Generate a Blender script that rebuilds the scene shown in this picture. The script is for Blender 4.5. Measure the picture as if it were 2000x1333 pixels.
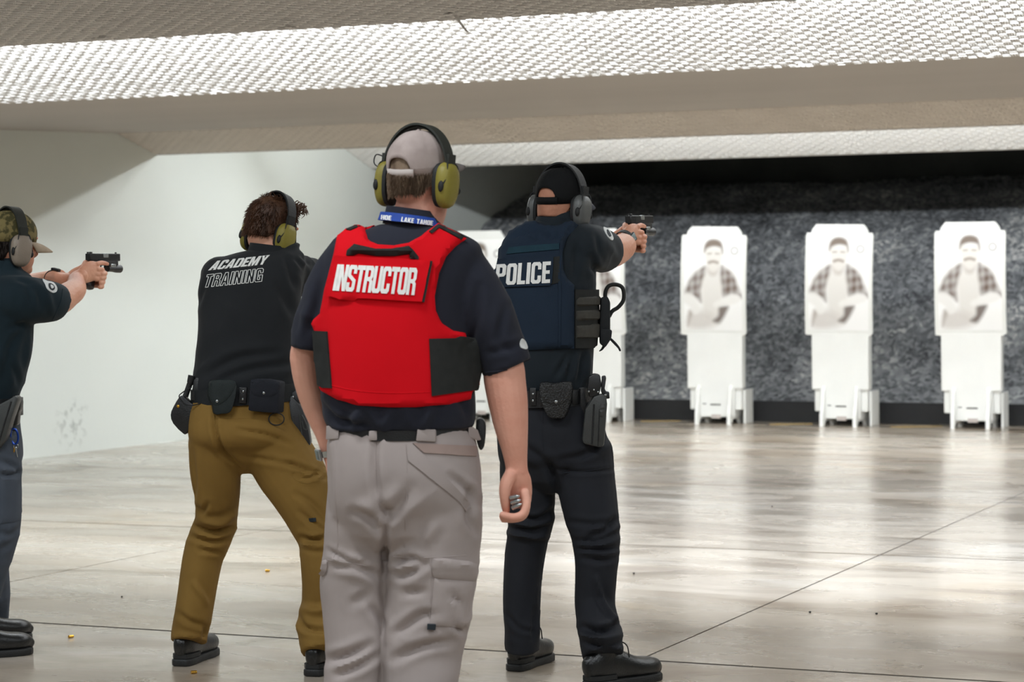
import bpy, bmesh, math, random
import numpy as np
from mathutils import Vector, Matrix
from mathutils.bvhtree import BVHTree
from mathutils.geometry import delaunay_2d_cdt

for _o in list(bpy.data.objects):
    bpy.data.objects.remove(_o)
random.seed(7)
RNG = np.random.default_rng(7)
SC = bpy.context.scene
COL = SC.collection

# ------------------------------------------------------------------ camera
F = 4500.0            # focal length in pixels of the 2000 px wide frame
H = 1.373             # camera height
CX, CY, ROLL = 1000.0, 560.0, 0.0076
YAW = math.radians(23.5)
CS, SN = math.cos(YAW), math.sin(YAW)


def c2w(v):
    return Vector((v[0] * CS - v[1] * SN, v[0] * SN + v[1] * CS, v[2]))


def px(x, y, d):
    dx, dy = x - CX, CY - y
    return Vector(((dx + ROLL * dy) / F * d, d, H + (dy - ROLL * dx) / F * d))


def gd(x, y):
    """distance at which a line of sight reaches the floor"""
    return F * H / -((CY - y) - ROLL * (x - CX))


cam_data = bpy.data.cameras.new('camera')
cam = bpy.data.objects.new('camera', cam_data)
COL.objects.link(cam)
_r = c2w(Vector((1, 0, -ROLL))).normalized()
_f = c2w(Vector((0, 1, 0)))
_u = _r.cross(_f).normalized()
cam.matrix_world = Matrix(((_r.x, _u.x, -_f.x, 0), (_r.y, _u.y, -_f.y, 0), (_r.z, _u.z, -_f.z, H), (0, 0, 0, 1)))
cam_data.sensor_width = 36.0
cam_data.lens = F / 2000.0 * 36.0
cam_data.shift_y = (CY - 666.5) / 2000.0
cam_data.clip_end = 200
cam_data.dof.use_dof = True
cam_data.dof.focus_distance = 8.1
cam_data.dof.aperture_fstop = 5.0
SC.camera = cam

# ------------------------------------------------------------------ world and exposure
W = bpy.data.worlds.new('world')
SC.world = W
W.use_nodes = True
W.node_tree.nodes['Background'].inputs[0].default_value = (0.9, 0.95, 1, 1)
W.node_tree.nodes['Background'].inputs[1].default_value = 0.02
SC.view_settings.view_transform = 'Standard'
SC.view_settings.look = 'None'
SC.view_settings.exposure = 0.55
SC.view_settings.gamma = 1.0
SC.view_settings.use_curve_mapping = False
# lamp strengths (watts per strip)
P_FILL, P_MID, P_MID2, P_FAR, P_FAR2 = 52.0, 21.0, 105.0, 46.0, 72.0


# ------------------------------------------------------------------ materials
def mat(name, col, rough=0.7, col2=None, scale=12.0, amount=0.5, bump=0.0, bscale=150.0, metal=0.0, spec=0.4,
        stretch=(1, 1, 1), coat=0.0, sheen=0.0, detail=4.0, kind='noise', contrast=None):
    m = bpy.data.materials.new(name)
    m.use_nodes = True
    nt = m.node_tree
    N, L = nt.nodes, nt.links
    b = N['Principled BSDF']
    b.inputs['Roughness'].default_value = rough
    b.inputs['Metallic'].default_value = metal
    b.inputs['Specular IOR Level'].default_value = spec
    b.inputs['Coat Weight'].default_value = coat
    b.inputs['Sheen Weight'].default_value = sheen
    if col2 is None:
        col2 = tuple(c * 0.82 for c in col)
    tc = N.new('ShaderNodeTexCoord')
    mp = N.new('ShaderNodeMapping')
    mp.inputs['Scale'].default_value = stretch
    L.new(tc.outputs['Object'], mp.inputs['Vector'])
    if kind == 'voronoi':
        tx = N.new('ShaderNodeTexVoronoi')
        out = tx.outputs['Distance']
    else:
        tx = N.new('ShaderNodeTexNoise')
        tx.inputs['Detail'].default_value = detail
        out = tx.outputs['Fac']
    tx.inputs['Scale'].default_value = scale
    L.new(mp.outputs['Vector'], tx.inputs['Vector'])
    rp = N.new('ShaderNodeValToRGB')
    lo, hi = contrast or (0.5 - 0.25 / max(amount, .01) * .5, 0.5 + 0.25 / max(amount, .01) * .5)
    rp.color_ramp.elements[0].position = max(0, lo)
    rp.color_ramp.elements[1].position = min(1, hi)
    rp.color_ramp.elements[0].color = (*col2, 1)
    rp.color_ramp.elements[1].color = (*col, 1)
    L.new(out, rp.inputs['Fac'])
    L.new(rp.outputs['Color'], b.inputs['Base Color'])
    if bump:
        n2 = N.new('ShaderNodeTexNoise')
        n2.inputs['Scale'].default_value = bscale
        n2.inputs['Detail'].default_value = 3
        L.new(mp.outputs['Vector'], n2.inputs['Vector'])
        bp = N.new('ShaderNodeBump')
        bp.inputs['Strength'].default_value = bump
        bp.inputs['Distance'].default_value = 0.01
        L.new(n2.outputs['Fac'], bp.inputs['Height'])
        L.new(bp.outputs['Normal'], b.inputs['Normal'])
    return m


def srgb(r, g, b):
    def f(c):
        c /= 255.0
        return c / 12.92 if c <= 0.04045 else ((c + 0.055) / 1.055) ** 2.4
    return (f(r), f(g), f(b))


M = {}
M['skin'] = mat('skin', srgb(220, 166, 138), 0.5, srgb(206, 142, 114), 9, .6, .12, 120, spec=.35)
M['skin_pink'] = mat('skin_pink', srgb(224, 168, 146), 0.5, srgb(210, 144, 122), 9, .6, .12, 120, spec=.35)
M['shirt_black'] = mat('shirt_black', srgb(36, 38, 40), 0.9, srgb(28, 30, 32), 6, .4, .15, 600, sheen=.05, spec=.2)
M['shirt_navy'] = mat('shirt_navy', srgb(40, 42, 52), 0.9, srgb(32, 34, 43), 6, .4, .15, 600, sheen=.05, spec=.2)
M['shirt_teal'] = mat('shirt_teal', srgb(28, 43, 50), 0.88, srgb(22, 34, 40), 6, .4, .15, 600, sheen=.05, spec=.2)
M['vest_red'] = mat('vest_red', srgb(214, 2, 22), 0.85, srgb(202, 0, 16), 5, .4, .25, 900, spec=.2)
M['vest_navy'] = mat('vest_navy', srgb(30, 44, 60), 0.85, srgb(24, 36, 50), 5, .4, .25, 900, spec=.25)
M['web_black'] = mat('web_black', srgb(44, 45, 43), 0.85, srgb(34, 35, 34), 40, .4, .3, 700, spec=.25)
M['web_grey'] = mat('web_grey', srgb(72, 70, 64), 0.8, srgb(58, 57, 53), 60, .4, .3, 700, spec=.25)
M['pants_grey'] = mat('pants_grey', srgb(168, 157, 153), 0.88, srgb(152, 142, 138), 5, .5, .12, 700, spec=.25)
M['pants_tan'] = mat('pants_tan', srgb(134, 104, 50), 0.85, srgb(116, 88, 40), 5, .5, .12, 700, spec=.25)
M['pants_black'] = mat('pants_black', srgb(31, 33, 39), 0.82, srgb(24, 26, 31), 5, .5, .12, 700, spec=.3)
M['pants_slate'] = mat('pants_slate', srgb(78, 84, 94), 0.85, srgb(58, 66, 76), 5, .6, .12, 700, spec=.3)
M['leather'] = mat('leather', srgb(26, 27, 28), 0.38, srgb(18, 19, 20), 30, .4, .2, 260, spec=.5)
M['basket'] = mat('basket', srgb(30, 31, 32), 0.33, srgb(14, 15, 15), 120, .8, .6, 180, spec=.5)
M['nylon'] = mat('nylon', srgb(32, 35, 37), 0.7, srgb(24, 27, 29), 40, .4, .3, 500, spec=.3)
M['polymer'] = mat('polymer', srgb(62, 64, 62), 0.45, srgb(52, 54, 53), 30, .4, .15, 300, spec=.45)
M['polymer_black'] = mat('polymer_black', srgb(30, 31, 32), 0.4, srgb(22, 23, 24), 30, .4, .15, 300, spec=.5)
M['gun'] = mat('gun', srgb(44, 45, 46), 0.35, srgb(32, 33, 34), 40, .4, .1, 300, metal=.4, spec=.5)
M['silver'] = mat('silver', srgb(190, 195, 195), 0.25, srgb(160, 165, 165), 30, .4, metal=.9)
M['brass'] = mat('brass', srgb(214, 168, 70), 0.25, srgb(190, 140, 50), 30, .4, metal=.9)
M['olive'] = mat('olive', srgb(138, 128, 52), 0.5, srgb(122, 112, 42), 12, .5, .1, 200, spec=.4)
M['taupe'] = mat('taupe', srgb(140, 128, 114), 0.45, srgb(126, 114, 101), 12, .5, .1, 200, spec=.45)
M['cup_grey'] = mat('cup_grey', srgb(92, 94, 92), 0.4, srgb(76, 78, 77), 12, .5, .1, 200, spec=.5)
M['rubber'] = mat('rubber', srgb(28, 29, 29), 0.65, srgb(20, 21, 21), 30, .4, .15, 200)
M['cap_grey'] = mat('cap_grey', srgb(172, 158, 152), 0.88, srgb(150, 136, 131), 14, .7, .2, 500, spec=.2)
M['strap_pale'] = mat('strap_pale', srgb(196, 186, 180), 0.85, srgb(182, 172, 166), 14, .5, .2, 500, spec=.2)
M['cap_black'] = mat('cap_black', srgb(22, 23, 24), 0.85, srgb(16, 17, 18), 14, .5, .2, 500, spec=.2)
M['brim_tan'] = mat('brim_tan', srgb(178, 160, 140), 0.85, srgb(150, 134, 112), 20, .5, .2, 500, spec=.2)
M['hair_brown'] = mat('hair_brown', srgb(88, 58, 38), 0.5, srgb(56, 35, 22), 40, .6, .3, 300, stretch=(1, 1, .25), spec=.4)
M['hair_greying'] = mat('hair_greying', srgb(138, 118, 98), 0.6, srgb(92, 74, 58), 40, .6, .3, 300, stretch=(1, 1, .2), spec=.3)
M['hair_dark'] = mat('hair_dark', srgb(40, 31, 26), 0.6, srgb(28, 22, 18), 40, .6, .3, 300, stretch=(1, 1, .2), spec=.3)
M['white_print'] = mat('white_print', srgb(236, 236, 232), 0.7, srgb(222, 222, 216), 60, .5)
M['white_thread'] = mat('white_thread', srgb(226, 228, 226), 0.8, srgb(206, 208, 206), 60, .5)
M['lanyard_blue'] = mat('lanyard_blue', srgb(28, 70, 160), 0.7, srgb(22, 58, 138), 40, .5)
M['patch_dark'] = mat('patch_dark', srgb(40, 48, 54), 0.8)
M['boot'] = mat('boot', srgb(24, 25, 25), 0.28, srgb(17, 18, 18), 14, .5, .15, 200, spec=.55)
M['sole'] = mat('sole', srgb(36, 37, 37), 0.55, srgb(27, 28, 28), 24, .5, .2, 200)
M['lace'] = mat('lace', srgb(24, 24, 25), 0.8)
M['blue_metal'] = mat('blue_metal', srgb(30, 66, 150), 0.3, metal=.6)
M['eye_white'] = mat('eye_white', srgb(232, 228, 222), 0.2)
M['iris'] = mat('iris', srgb(60, 44, 34), 0.2)
M['amber_lens'] = mat('amber_lens', srgb(150, 120, 80), 0.15, spec=.8)
M['watch_face'] = mat('watch_face', srgb(120, 140, 140), 0.12, srgb(60, 72, 74), 40, .5, metal=.3, spec=.8)


def camo():
    m = mat('camo_cloth', srgb(120, 108, 70), 0.85, srgb(70, 66, 40), 38, 2.5, .2, 500, spec=.2, detail=2)
    return m


M['camo'] = camo()


# ------------------------------------------------------------------ mesh helpers
def set_smooth(me, angle=40):
    me.polygons.foreach_set('use_smooth', [True] * len(me.polygons))
    me.set_sharp_from_angle(angle=math.radians(angle))


def link(name, me, m, parent=None, smooth=True, angle=40):
    if m is not None:
        me.materials.clear()
        me.materials.append(m)
    if smooth:
        set_smooth(me, angle)
    o = bpy.data.objects.new(name, me)
    COL.objects.link(o)
    o.parent = parent
    return o


def recalc(me):
    bm = bmesh.new()
    bm.from_mesh(me)
    bmesh.ops.recalc_face_normals(bm, faces=bm.faces)
    bm.to_mesh(me)
    bm.free()


def mk(name, V, Fc, m, parent=None, smooth=True, angle=40, fix=True):
    me = bpy.data.meshes.new(name)
    me.from_pydata([tuple(v) for v in V], [], [tuple(f) for f in Fc])
    if fix:
        recalc(me)
    return link(name, me, m, parent, smooth, angle)


def tag(o, label=None, cat=None, group=None, kind=None):
    for k, v in (('label', label), ('category', cat), ('group', group), ('kind', kind)):
        if v:
            o[k] = v
    return o


def empty(name, loc, rot=None):
    o = bpy.data.objects.new(name, None)
    o.empty_display_size = .1
    COL.objects.link(o)
    o.location = loc
    if rot is not None:
        o.rotation_euler = rot
    return o


def joinvf(parts):
    V, Fc = [], []
    for v, f in parts:
        k = len(V)
        V += list(v)
        Fc += [tuple(i + k for i in q) for q in f]
    return V, Fc


def xf(part, mtx):
    return [mtx @ Vector(v) for v in part[0]], part[1]


def boxvf(x0, x1, y0, y1, z0, z1):
    V = [(x, y, z) for x in (x0, x1) for y in (y0, y1) for z in (z0, z1)]
    Fc = [(0, 1, 3, 2), (4, 6, 7, 5), (0, 4, 5, 1), (2, 3, 7, 6), (0, 2, 6, 4), (1, 5, 7, 3)]
    return [Vector(v) for v in V], Fc


def bevel_me(me, w, seg=2, ang=30):
    bm = bmesh.new()
    bm.from_mesh(me)
    bmesh.ops.recalc_face_normals(bm, faces=bm.faces)
    es = [e for e in bm.edges if len(e.link_faces) == 2 and e.calc_face_angle(0) > math.radians(ang)]
    bmesh.ops.bevel(bm, geom=es, offset=w, segments=seg, affect='EDGES', profile=.5, clamp_overlap=True)
    bm.to_mesh(me)
    bm.free()


def box(name, b, m, parent=None, bev=0.0, mtx=None):
    v, f = boxvf(*b)
    if mtx is not None:
        v = [mtx @ q for q in v]
    o = mk(name, v, f, m, parent)
    if bev:
        bevel_me(o.data, bev)
        set_smooth(o.data, 22)
    return o


def prism(pts, n_vec):
    """closed polygon (3D points) extruded by n_vec"""
    n = len(pts)
    V = [Vector(p) for p in pts] + [Vector(p) + Vector(n_vec) for p in pts]
    Fc = [tuple(range(n)), tuple(range(2 * n - 1, n - 1, -1))]
    Fc += [(i, (i + 1) % n, (i + 1) % n + n, i + n) for i in range(n)]
    return V, Fc


def cr(pts, k):
    """Catmull-Rom through rows of numbers"""
    A = np.array(pts, float)
    if len(A) < 3 or k < 2:
        return A if k < 2 else np.array([A[0] + (A[-1] - A[0]) * t for t in np.linspace(0, 1, k + 1)])
    P = np.vstack([2 * A[0] - A[1], A, 2 * A[-1] - A[-2]])
    out = []
    for i in range(1, len(P) - 2):
        p0, p1, p2, p3 = P[i - 1:i + 3]
        for t in np.arange(k) / k:
            out.append(.5 * (2 * p1 + (p2 - p0) * t + (2 * p0 - 5 * p1 + 4 * p2 - p3) * t * t + (3 * p1 - p0 - 3 * p2 + p3) * t ** 3))
    out.append(A[-1])
    return np.array(out)


def tube(pts, n=16, ref=(0, 1, 0), k=4, rnd=True, sq=2.0, level=False, end=True):
    """pts rows: x y z ra rb ; ra across, rb along ref"""
    A = cr([tuple(p) if len(p) == 5 else (*p, p[3]) for p in pts], k)
    C = [Vector(a[:3]) for a in A]
    R = [(max(a[3], .0008), max(a[4], .0008)) for a in A]
    if rnd:
        t0 = (C[1] - C[0]).normalized()
        t1 = (C[-1] - C[-2]).normalized()
        r0, r1 = R[0], R[-1]
        m0, m1 = min(r0), min(r1)
        C = [C[0] - t0 * m0 * .8, C[0] - t0 * m0 * .45] + C
        R = [(r0[0] * .5, r0[1] * .5), (r0[0] * .86, r0[1] * .86)] + R
        if end:
            C += [C[-1] + t1 * m1 * .45, C[-1] + t1 * m1 * .8]
            R += [(r1[0] * .86, r1[1] * .86), (r1[0] * .5, r1[1] * .5)]
    V, Fc = [], []
    ref = Vector(ref)
    for i, c in enumerate(C):
        t = (C[min(i + 1, len(C) - 1)] - C[max(i - 1, 0)]).normalized()
        a2 = ref - t * ref.dot(t)
        if a2.length < .15:
            a2 = Vector((0, 0, 1)) - t * t.z
        a2.normalize()
        a1 = a2.cross(t)
        if level:
            a1, a2 = Vector((1, 0, 0)), Vector((0, 1, 0))
        for j in range(n):
            th = 2 * math.pi * j / n
            ct, st = math.cos(th), math.sin(th)
            if sq != 2.0:
                e = 2.0 / sq
                ct = math.copysign(abs(ct) ** e, ct)
                st = math.copysign(abs(st) ** e, st)
            V.append(c + a1 * (R[i][0] * ct) + a2 * (R[i][1] * st))
    m = len(C)
    for i in range(m - 1):
        for j in range(n):
            Fc.append((i * n + j, i * n + (j + 1) % n, (i + 1) * n + (j + 1) % n, (i + 1) * n + j))
    Fc.append(tuple(range(n - 1, -1, -1)))
    Fc.append(tuple((m - 1) * n + j for j in range(n)))
    return V, Fc


def ball(c, r, n=14, mtx=None):
    V, Fc = [], []
    c = Vector(c)
    r = Vector(r) if hasattr(r, '__len__') else Vector((r, r, r))
    V.append(c + Vector((0, 0, r.z)))
    for i in range(1, n):
        ph = math.pi * i / n
        for j in range(2 * n):
            th = math.pi * j / n
            V.append(c + Vector((r.x * math.sin(ph) * math.cos(th), r.y * math.sin(ph) * math.sin(th), r.z * math.cos(ph))))
    V.append(c - Vector((0, 0, r.z)))
    w = 2 * n
    for j in range(w):
        Fc.append((0, 1 + j, 1 + (j + 1) % w))
        Fc.append((len(V) - 1, 1 + (n - 2) * w + (j + 1) % w, 1 + (n - 2) * w + j))
    for i in range(n - 2):
        for j in range(w):
            a = 1 + i * w
            Fc.append((a + j, a + w + j, a + w + (j + 1) % w, a + (j + 1) % w))
    if mtx is not None:
        V = [mtx @ v for v in V]
    return V, Fc


def solid(parts, voxel, smooth=4):
    """melt closed pieces into one continuous surface"""
    V, Fc = joinvf(parts)
    me = bpy.data.meshes.new('tmp')
    me.from_pydata([tuple(v) for v in V], [], Fc)
    recalc(me)
    o = bpy.data.objects.new('tmp', me)
    COL.objects.link(o)
    r = o.modifiers.new('r', 'REMESH')
    r.mode = 'VOXEL'
    r.voxel_size = voxel
    if smooth:
        s = o.modifiers.new('s', 'SMOOTH')
        s.iterations = smooth
        s.factor = .5
    dg = bpy.context.evaluated_depsgraph_get()
    out = bpy.data.meshes.new_from_object(o.evaluated_get(dg))
    bpy.data.objects.remove(o)
    bpy.data.meshes.remove(me)
    return out


def me_vf(me):
    n = len(me.vertices)
    co = np.empty(n * 3)
    me.vertices.foreach_get('co', co)
    return [Vector(c) for c in co.reshape(-1, 3)], [tuple(p.vertices) for p in me.polygons]


def join_me(mes):
    V, Fc = joinvf([me_vf(m) for m in mes])
    me = bpy.data.meshes.new('joined')
    me.from_pydata([tuple(v) for v in V], [], Fc)
    return me


def bvh_of(me, eps=0.0):
    return BVHTree.FromPolygons(*me_vf(me))


class Wob:
    """smooth pseudo random field made of warped sines"""
    def __init__(self, seed, n=7):
        r = np.random.default_rng(seed)
        self.k = r.normal(size=(n, 3))
        self.k2 = r.normal(size=(n, 3)) * .6
        self.p = r.uniform(0, 6.28, n)

    def __call__(self, P):
        out = 0
        for k, k2, p in zip(self.k, self.k2, self.p):
            out = out + np.sin(P @ k + p + 1.4 * np.sin(P @ k2 + 2 * p))
        return out / len(self.p)


# ------------------------------------------------------------------ polygons, glyphs
def densify(c, step):
    out = []
    n = len(c)
    for i in range(n):
        a, b = np.array(c[i], float), np.array(c[(i + 1) % n], float)
        k = max(1, int(np.ceil(np.linalg.norm(b - a) / step)))
        for j in range(k):
            out.append(tuple(a + (b - a) * j / k))
    return out


def closed_cr(c, k=4):
    """round a closed outline"""
    P = np.array(c, float)
    n = len(P)
    out = []
    for i in range(n):
        p0, p1, p2, p3 = P[(i - 1) % n], P[i], P[(i + 1) % n], P[(i + 2) % n]
        for t in np.arange(k) / k:
            out.append(tuple(.5 * (2 * p1 + (p2 - p0) * t + (2 * p0 - 5 * p1 + 4 * p2 - p3) * t * t + (3 * p1 - p0 - 3 * p2 + p3) * t ** 3)))
    return out


def inside_np(P, contours):
    P = np.asarray(P, float)
    r = np.zeros(len(P), bool)
    for c in contours:
        C = np.array(c, float)
        D = np.roll(C, -1, 0)
        for (x0, y0), (x1, y1) in zip(C, D):
            if y0 == y1:
                continue
            cond = ((y0 > P[:, 1]) != (y1 > P[:, 1]))
            r ^= cond & (P[:, 0] < (x1 - x0) * (P[:, 1] - y0) / (y1 - y0) + x0)
    return r


def dist_np(P, contours):
    P = np.asarray(P, float)
    best = np.full(len(P), 1e9)
    for c in contours:
        C = np.array(c, float)
        D = np.roll(C, -1, 0)
        for a, b in zip(C, D):
            ab = b - a
            t = np.clip(((P - a) @ ab) / max(ab @ ab, 1e-9), 0, 1)
            best = np.minimum(best, np.linalg.norm(P - (a + t[:, None] * ab), axis=1))
    return best


def tri_region(contours, step):
    cs = [densify(c, step) for c in contours]
    pts, edges = [], []
    for c in cs:
        k = len(pts)
        pts += c
        edges += [(k + i, k + (i + 1) % len(c)) for i in range(len(c))]
    A = np.array(pts)
    x0, y0 = A.min(0)
    x1, y1 = A.max(0)
    gx, gy = np.meshgrid(np.arange(x0 + step * .5, x1, step), np.arange(y0 + step * .5, y1, step))
    G = np.stack([gx.ravel(), gy.ravel()], 1)
    if len(G):
        G = G[inside_np(G, contours)]
    if len(G):
        G = G[dist_np(G, contours) > step * .4]
    allp = [Vector(p) for p in pts] + [Vector(p) for p in G]
    res = delaunay_2d_cdt(allp, edges, [], 0, 1e-5)
    V = [tuple(v) for v in res[0]]
    T = [tuple(f) for f in res[2]]
    cen = np.array([np.mean([V[i] for i in f], 0) for f in T])
    keep = inside_np(cen, contours)
    return np.array(V), [f for f, k in zip(T, keep) if k]


GL = {
    'I': (.2, [[(0, 0), (0, 1), (.2, 1), (.2, 0)]]),
    'N': (.57, [[(0, 0), (0, 1), (.2, 1), (.37, .45), (.37, 1), (.57, 1), (.57, 0), (.37, 0), (.2, .55), (.2, 0)]]),
    'S': (.55, [[(.55, .68), (.55, .9), (.46, 1), (.09, 1), (0, .9), (0, .58), (.36, .38), (.36, .18), (.32, .15), (.23, .15), (.19, .18), (.19, .34), (0, .34),
                 (0, .1), (.09, 0), (.46, 0), (.55, .1), (.55, .44), (.19, .64), (.19, .82), (.23, .85), (.32, .85), (.36, .82), (.36, .68)]]),
    'T': (.52, [[(0, 1), (.52, 1), (.52, .83), (.36, .83), (.36, 0), (.16, 0), (.16, .83), (0, .83)]]),
    'R': (.55, [[(0, 0), (0, 1), (.45, 1), (.55, .9), (.55, .6), (.47, .5), (.55, .42), (.55, 0), (.36, 0), (.36, .38), (.31, .43), (.19, .43), (.19, 0)],
                [(.19, .58), (.19, .84), (.32, .84), (.36, .8), (.36, .62), (.32, .58)]]),
    'U': (.55, [[(0, 1), (0, .1), (.1, 0), (.45, 0), (.55, .1), (.55, 1), (.36, 1), (.36, .2), (.32, .16), (.23, .16), (.19, .2), (.19, 1)]]),
    'C': (.55, [[(.55, .65), (.55, .9), (.45, 1), (.1, 1), (0, .9), (0, .1), (.1, 0), (.45, 0), (.55, .1), (.55, .37), (.36, .37), (.36, .2), (.32, .16), (.23, .16),
                 (.19, .2), (.19, .8), (.23, .84), (.32, .84), (.36, .8), (.36, .65)]]),
    'O': (.55, [[(.1, 0), (0, .1), (0, .9), (.1, 1), (.45, 1), (.55, .9), (.55, .1), (.45, 0)],
                [(.23, .16), (.32, .16), (.36, .2), (.36, .8), (.32, .84), (.23, .84), (.19, .8), (.19, .2)]]),
    'P': (.55, [[(0, 0), (0, 1), (.45, 1), (.55, .9), (.55, .5), (.45, .4), (.19, .4), (.19, 0)],
                [(.19, .55), (.19, .84), (.32, .84), (.36, .8), (.36, .59), (.32, .55)]]),
    'L': (.44, [[(0, 0), (0, 1), (.2, 1), (.2, .17), (.44, .17), (.44, 0)]]),
    'E': (.46, [[(0, 0), (0, 1), (.46, 1), (.46, .83), (.2, .83), (.2, .59), (.42, .59), (.42, .43), (.2, .43), (.2, .17), (.46, .17), (.46, 0)]]),
    'A': (.57, [[(0, 0), (.17, 1), (.4, 1), (.57, 0), (.38, 0), (.35, .2), (.22, .2), (.19, 0)], [(.245, .36), (.33, .36), (.285, .75)]]),
    'D': (.55, [[(0, 0), (0, 1), (.43, 1), (.55, .88), (.55, .12), (.43, 0)], [(.19, .16), (.19, .84), (.32, .84), (.36, .8), (.36, .2), (.32, .16)]]),
    'M': (.74, [[(0, 0), (0, 1), (.24, 1), (.37, .45), (.5, 1), (.74, 1), (.74, 0), (.55, 0), (.55, .55), (.43, 0), (.31, 0), (.19, .55), (.19, 0)]]),
    'Y': (.58, [[(.19, 0), (.19, .4), (0, 1), (.2, 1), (.29, .62), (.38, 1), (.58, 1), (.38, .4), (.38, 0)]]),
    'G': (.55, [[(.55, .65), (.55, .9), (.45, 1), (.1, 1), (0, .9), (0, .1), (.1, 0), (.55, 0), (.55, .5), (.28, .5), (.28, .36), (.36, .36), (.36, .17), (.32, .16), (.23, .16),
                 (.19, .2), (.19, .8), (.23, .84), (.32, .84), (.36, .8), (.36, .65)]]),
    'K': (.57, [[(0, 0), (0, 1), (.19, 1), (.19, .6), (.36, 1), (.57, 1), (.36, .55), (.57, 0), (.36, 0), (.23, .36), (.19, .3), (.19, 0)]]),
    'H': (.55, [[(0, 0), (0, 1), (.19, 1), (.19, .6), (.36, .6), (.36, 1), (.55, 1), (.55, 0), (.36, 0), (.36, .43), (.19, .43), (.19, 0)]]),
}


def text_px(word, quad, gap=.07, widths=None):
    """each letter's contours in picture coordinates; quad = TL TR BR BL"""
    x, out = 0.0, []
    for ch in word:
        if ch == ' ':
            x += .45
            continue
        w, cs = GL[ch]
        out.append([[(x + a, b) for a, b in c] for c in cs])
        x += w + gap
    tot = x - gap
    TL, TR, BR, BL = [np.array(q, float) for q in quad]
    res = []
    for cs in out:
        res.append([[tuple((BL + (BR - BL) * a / tot) * (1 - b) + (TL + (TR - TL) * a / tot) * b) for a, b in c] for c in cs])
    return res

# ------------------------------------------------------------------ the setting
WX = -11.1          # left wall
M['joint'] = mat('joint_dirt', srgb(52, 46, 40), 0.9)
M['wall'] = mat('wall_paint', srgb(206, 208, 202), 0.75, srgb(198, 201, 196), 1.2, .3, .05, 60, spec=.25)
M['wall_mid'] = mat('wall_mid', srgb(140, 141, 140), 0.8, srgb(130, 131, 130), 1.2, .3, .05, 60, spec=.25)
M['wall_dark'] = mat('wall_dark', srgb(104, 104, 100), 0.8, srgb(84, 84, 82), 2, .5, .1, 40)
M['board'] = mat('baffle_board', srgb(174, 169, 163), 0.85, srgb(166, 161, 155), .8, .4, .08, 40, spec=.2, stretch=(.3, 1, 1))
M['foam'] = mat('foam', srgb(222, 220, 217), 0.9, srgb(210, 208, 205), 3, .4, .1, 200, spec=.15)
M['foam_white'] = mat('foam_white', srgb(242, 241, 238), 0.9, srgb(234, 233, 230), 3, .4, .1, 200, spec=.15)
M['foam_dim'] = mat('foam_dim', srgb(216, 209, 200), 0.9, srgb(204, 197, 188), 3, .4, .1, 200, spec=.15)
M['foam_back'] = mat('foam_back', srgb(150, 145, 138), 0.95, spec=.1)
M['white_plastic'] = mat('white_plastic', srgb(240, 240, 236), 0.45, srgb(232, 232, 228), 4, .4, spec=.35)
M['slot'] = mat('slot_dark', srgb(70, 68, 62), 0.8)
M['black_band'] = mat('black_band', srgb(34, 34, 35), 0.7, srgb(27, 27, 28), 6, .4, .1, 30)
M['yellow_paint'] = mat('yellow_paint', srgb(222, 178, 70), 0.5, srgb(200, 170, 110), 30, .6)


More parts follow.
